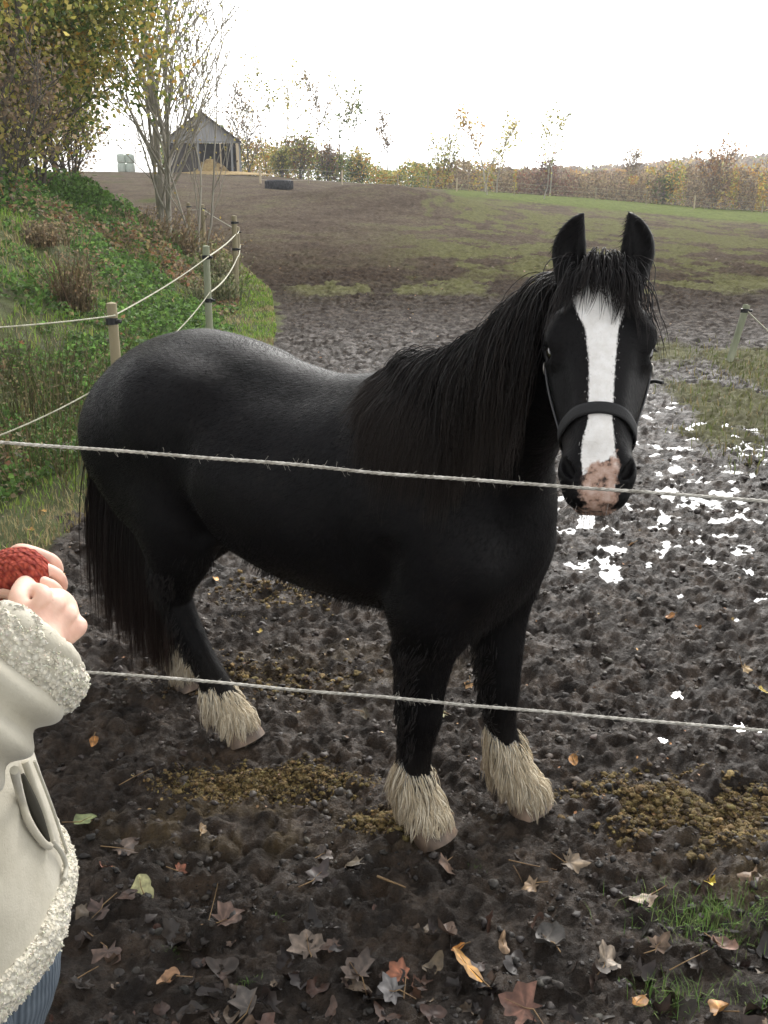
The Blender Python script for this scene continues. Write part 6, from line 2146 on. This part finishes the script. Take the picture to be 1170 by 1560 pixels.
# red knitted wrist warmer on the far hand, with a hint of the other one
m_knit = mat('red_knit', (.33, .055, .035), .9, .2)
t = NT(m_knit); o = t.obj()
wv = t.n('TexWave', wave_type='BANDS', bands_direction='DIAGONAL'); wv.inputs['Scale'].default_value = 55; wv.inputs['Distortion'].default_value = 2.5; wv.inputs['Detail'].default_value = 2
t.l(o, wv.inputs['Vector'])
kv = t.vor(o, 175, stretch=(1, 1, .6))
t.set(color=t.ramp(kv, [(0, (.42, .085, .05)), (.7, (.20, .028, .02))]), normal=t.bump(wv.outputs['Fac'], .5, .003, t.bump(kv, 1, .005)))
KF = Field(ax((-.56, -.34, .003)), ax((.93, 1.22, .003)), ax((1.04, 1.28, .003)))
kf = np.array(HANDS[1][1]); wf_ = np.array(WR_F)
dk_ = (kf - wf_); dk_ /= np.linalg.norm(dk_)
KF.chain([tuple(wf_ - dk_ * .09), tuple(wf_ - dk_ * .02), tuple(wf_ * .45 + kf * .55), tuple(kf - dk_ * .002)], [.036, .034, .037, .036], N=np.array([.15, -.35, 1.0]), W=[.034, .030, .028, .026], k=.01)
field_obj(KF, 'wrist_warmer', m_knit, person, 1, lambda V: (noise3(V[:, 0] * 190, V[:, 1] * 190, V[:, 2] * 190, 3) - .5) * .0030)

# trousers: ribbed blue-grey denim; boots; hair
m_jean = mat('blue_grey_cord', (.10, .125, .155), .85, .25)
t = NT(m_jean); o = t.obj()
wv = t.n('TexWave', wave_type='BANDS', bands_direction='Y'); wv.inputs['Scale'].default_value = 42; wv.inputs['Distortion'].default_value = .5
t.l(o, wv.inputs['Vector'])
t.set(color=t.mix(.5, t.ramp(wv.outputs['Fac'], [(.2, (.055, .070, .090)), (.7, (.15, .18, .215))]), t.ramp(t.noise(o, 30, 4), [(.3, (.07, .09, .115)), (.7, (.15, .18, .21))])),
      normal=t.bump(wv.outputs['Fac'], .6, .003))
J = Field(ax((-.84, -.34, .007)), ax((.66, 1.30, .007)), ax((.05, .86, .007)))
J.chain([(cx, cy, .84), (cx, cy, .74)], [.13, .135], W=[.175, .18], k=.03)
for s in (-1, 1):
    J.chain([(cx + .01, cy + s * .085, .76), (cx + .045, cy + s * .085, .60), (cx + .03, cy + s * .085, .46), (cx + .01, cy + s * .086, .28), (cx + .015, cy + s * .088, .12)],
            [.112, .105, .082, .068, .058], k=.02)
field_obj(J, 'trousers', m_jean, person, 1, lambda V: (noise3(V[:, 0] * 12, V[:, 1] * 12, V[:, 2] * 9, 3) - .5) * .012)
m_boot = noisy('boot_leather', (.05, .035, .025), (.09, .065, .045), 12, .6, .3)
for s in (-1, 1):
    B = Field(ax((-.76, -.42, .008)), ax((cy + s * .09 - .09, cy + s * .09 + .09, .008)), ax((-.01, .26, .008)))
    B.chain([(cx - .01, cy + s * .086, .20), (cx - .02, cy + s * .088, .06), (cx + .06, cy + s * .095, .042), (cx + .135, cy + s * .10, .036)], [.058, .055, .046, .036], k=.02)
    B.D = np.maximum(B.D, -B.g[2][None, None, :] + .002)
    field_obj(B, 'boot', m_boot, person, 1)
n = 2600
th = RNG.uniform(0, 2 * np.pi, n); ph_ = RNG.random(n)
dirs = np.stack([np.cos(th) * np.sqrt(1 - ph_ ** 2), np.sin(th) * np.sqrt(1 - ph_ ** 2), ph_], 1)
okd = ~((dirs[:, 0] > .25) & (dirs[:, 2] < .75))
dirs = dirs[okd]; n = len(dirs)
root = np.array([cx, cy, 1.55]) + dirs * np.array([.090, .076, .092])
S = np.zeros((n, 12, 3)); S[:, 0] = root; d = dirs + np.array([-.5, 0, .1])
for q in range(1, 12):
    d = d / np.linalg.norm(d, axis=1)[:, None] * .8 + np.array([-.03, 0, -.32]) + RNG.normal(0, .05, (n, 3))
    d /= np.linalg.norm(d, axis=1)[:, None]
    p = S[:, q - 1] + d * .024
    sdv = PFd.sample(p); hitm = sdv < .008
    if hitm.any(): p[hitm] += PFd.grad(p[hitm]) * (.008 - sdv[hitm])[:, None]
    S[:, q] = p
V, F, C = strands_mesh(S, np.tile(np.linspace(.0022, .0008, 12), (n, 1)), np.broadcast_to(palette(n, [(.12, .07, .035), (.17, .10, .05)], .2)[:, None], (n, 12, 3)))
mesh_np('hair', V, F, m_curl, person, True, {'Col': C})
# ================================================================== AIR
mh_ = bpy.data.materials.new('haze'); mh_.use_nodes = True
hn_ = mh_.node_tree; hn_.nodes.clear()
ho_ = hn_.nodes.new('ShaderNodeOutputMaterial'); hv_ = hn_.nodes.new('ShaderNodeVolumePrincipled')
hv_.inputs['Color'].default_value = (.93, .95, 1.0, 1)
hv_.inputs['Density'].default_value = .0007
hv_.inputs['Anisotropy'].default_value = .2
hn_.links.new(hv_.outputs[0], ho_.inputs['Volume'])
mb = MB(); mb.box((0, 440, 7), (1640, 940, 52))
hz_ = mb.build('haze', mh_); hz_['kind'] = 'stuff'
tag(hz_, 'thin pale haze in the air over the whole field', 'haze')
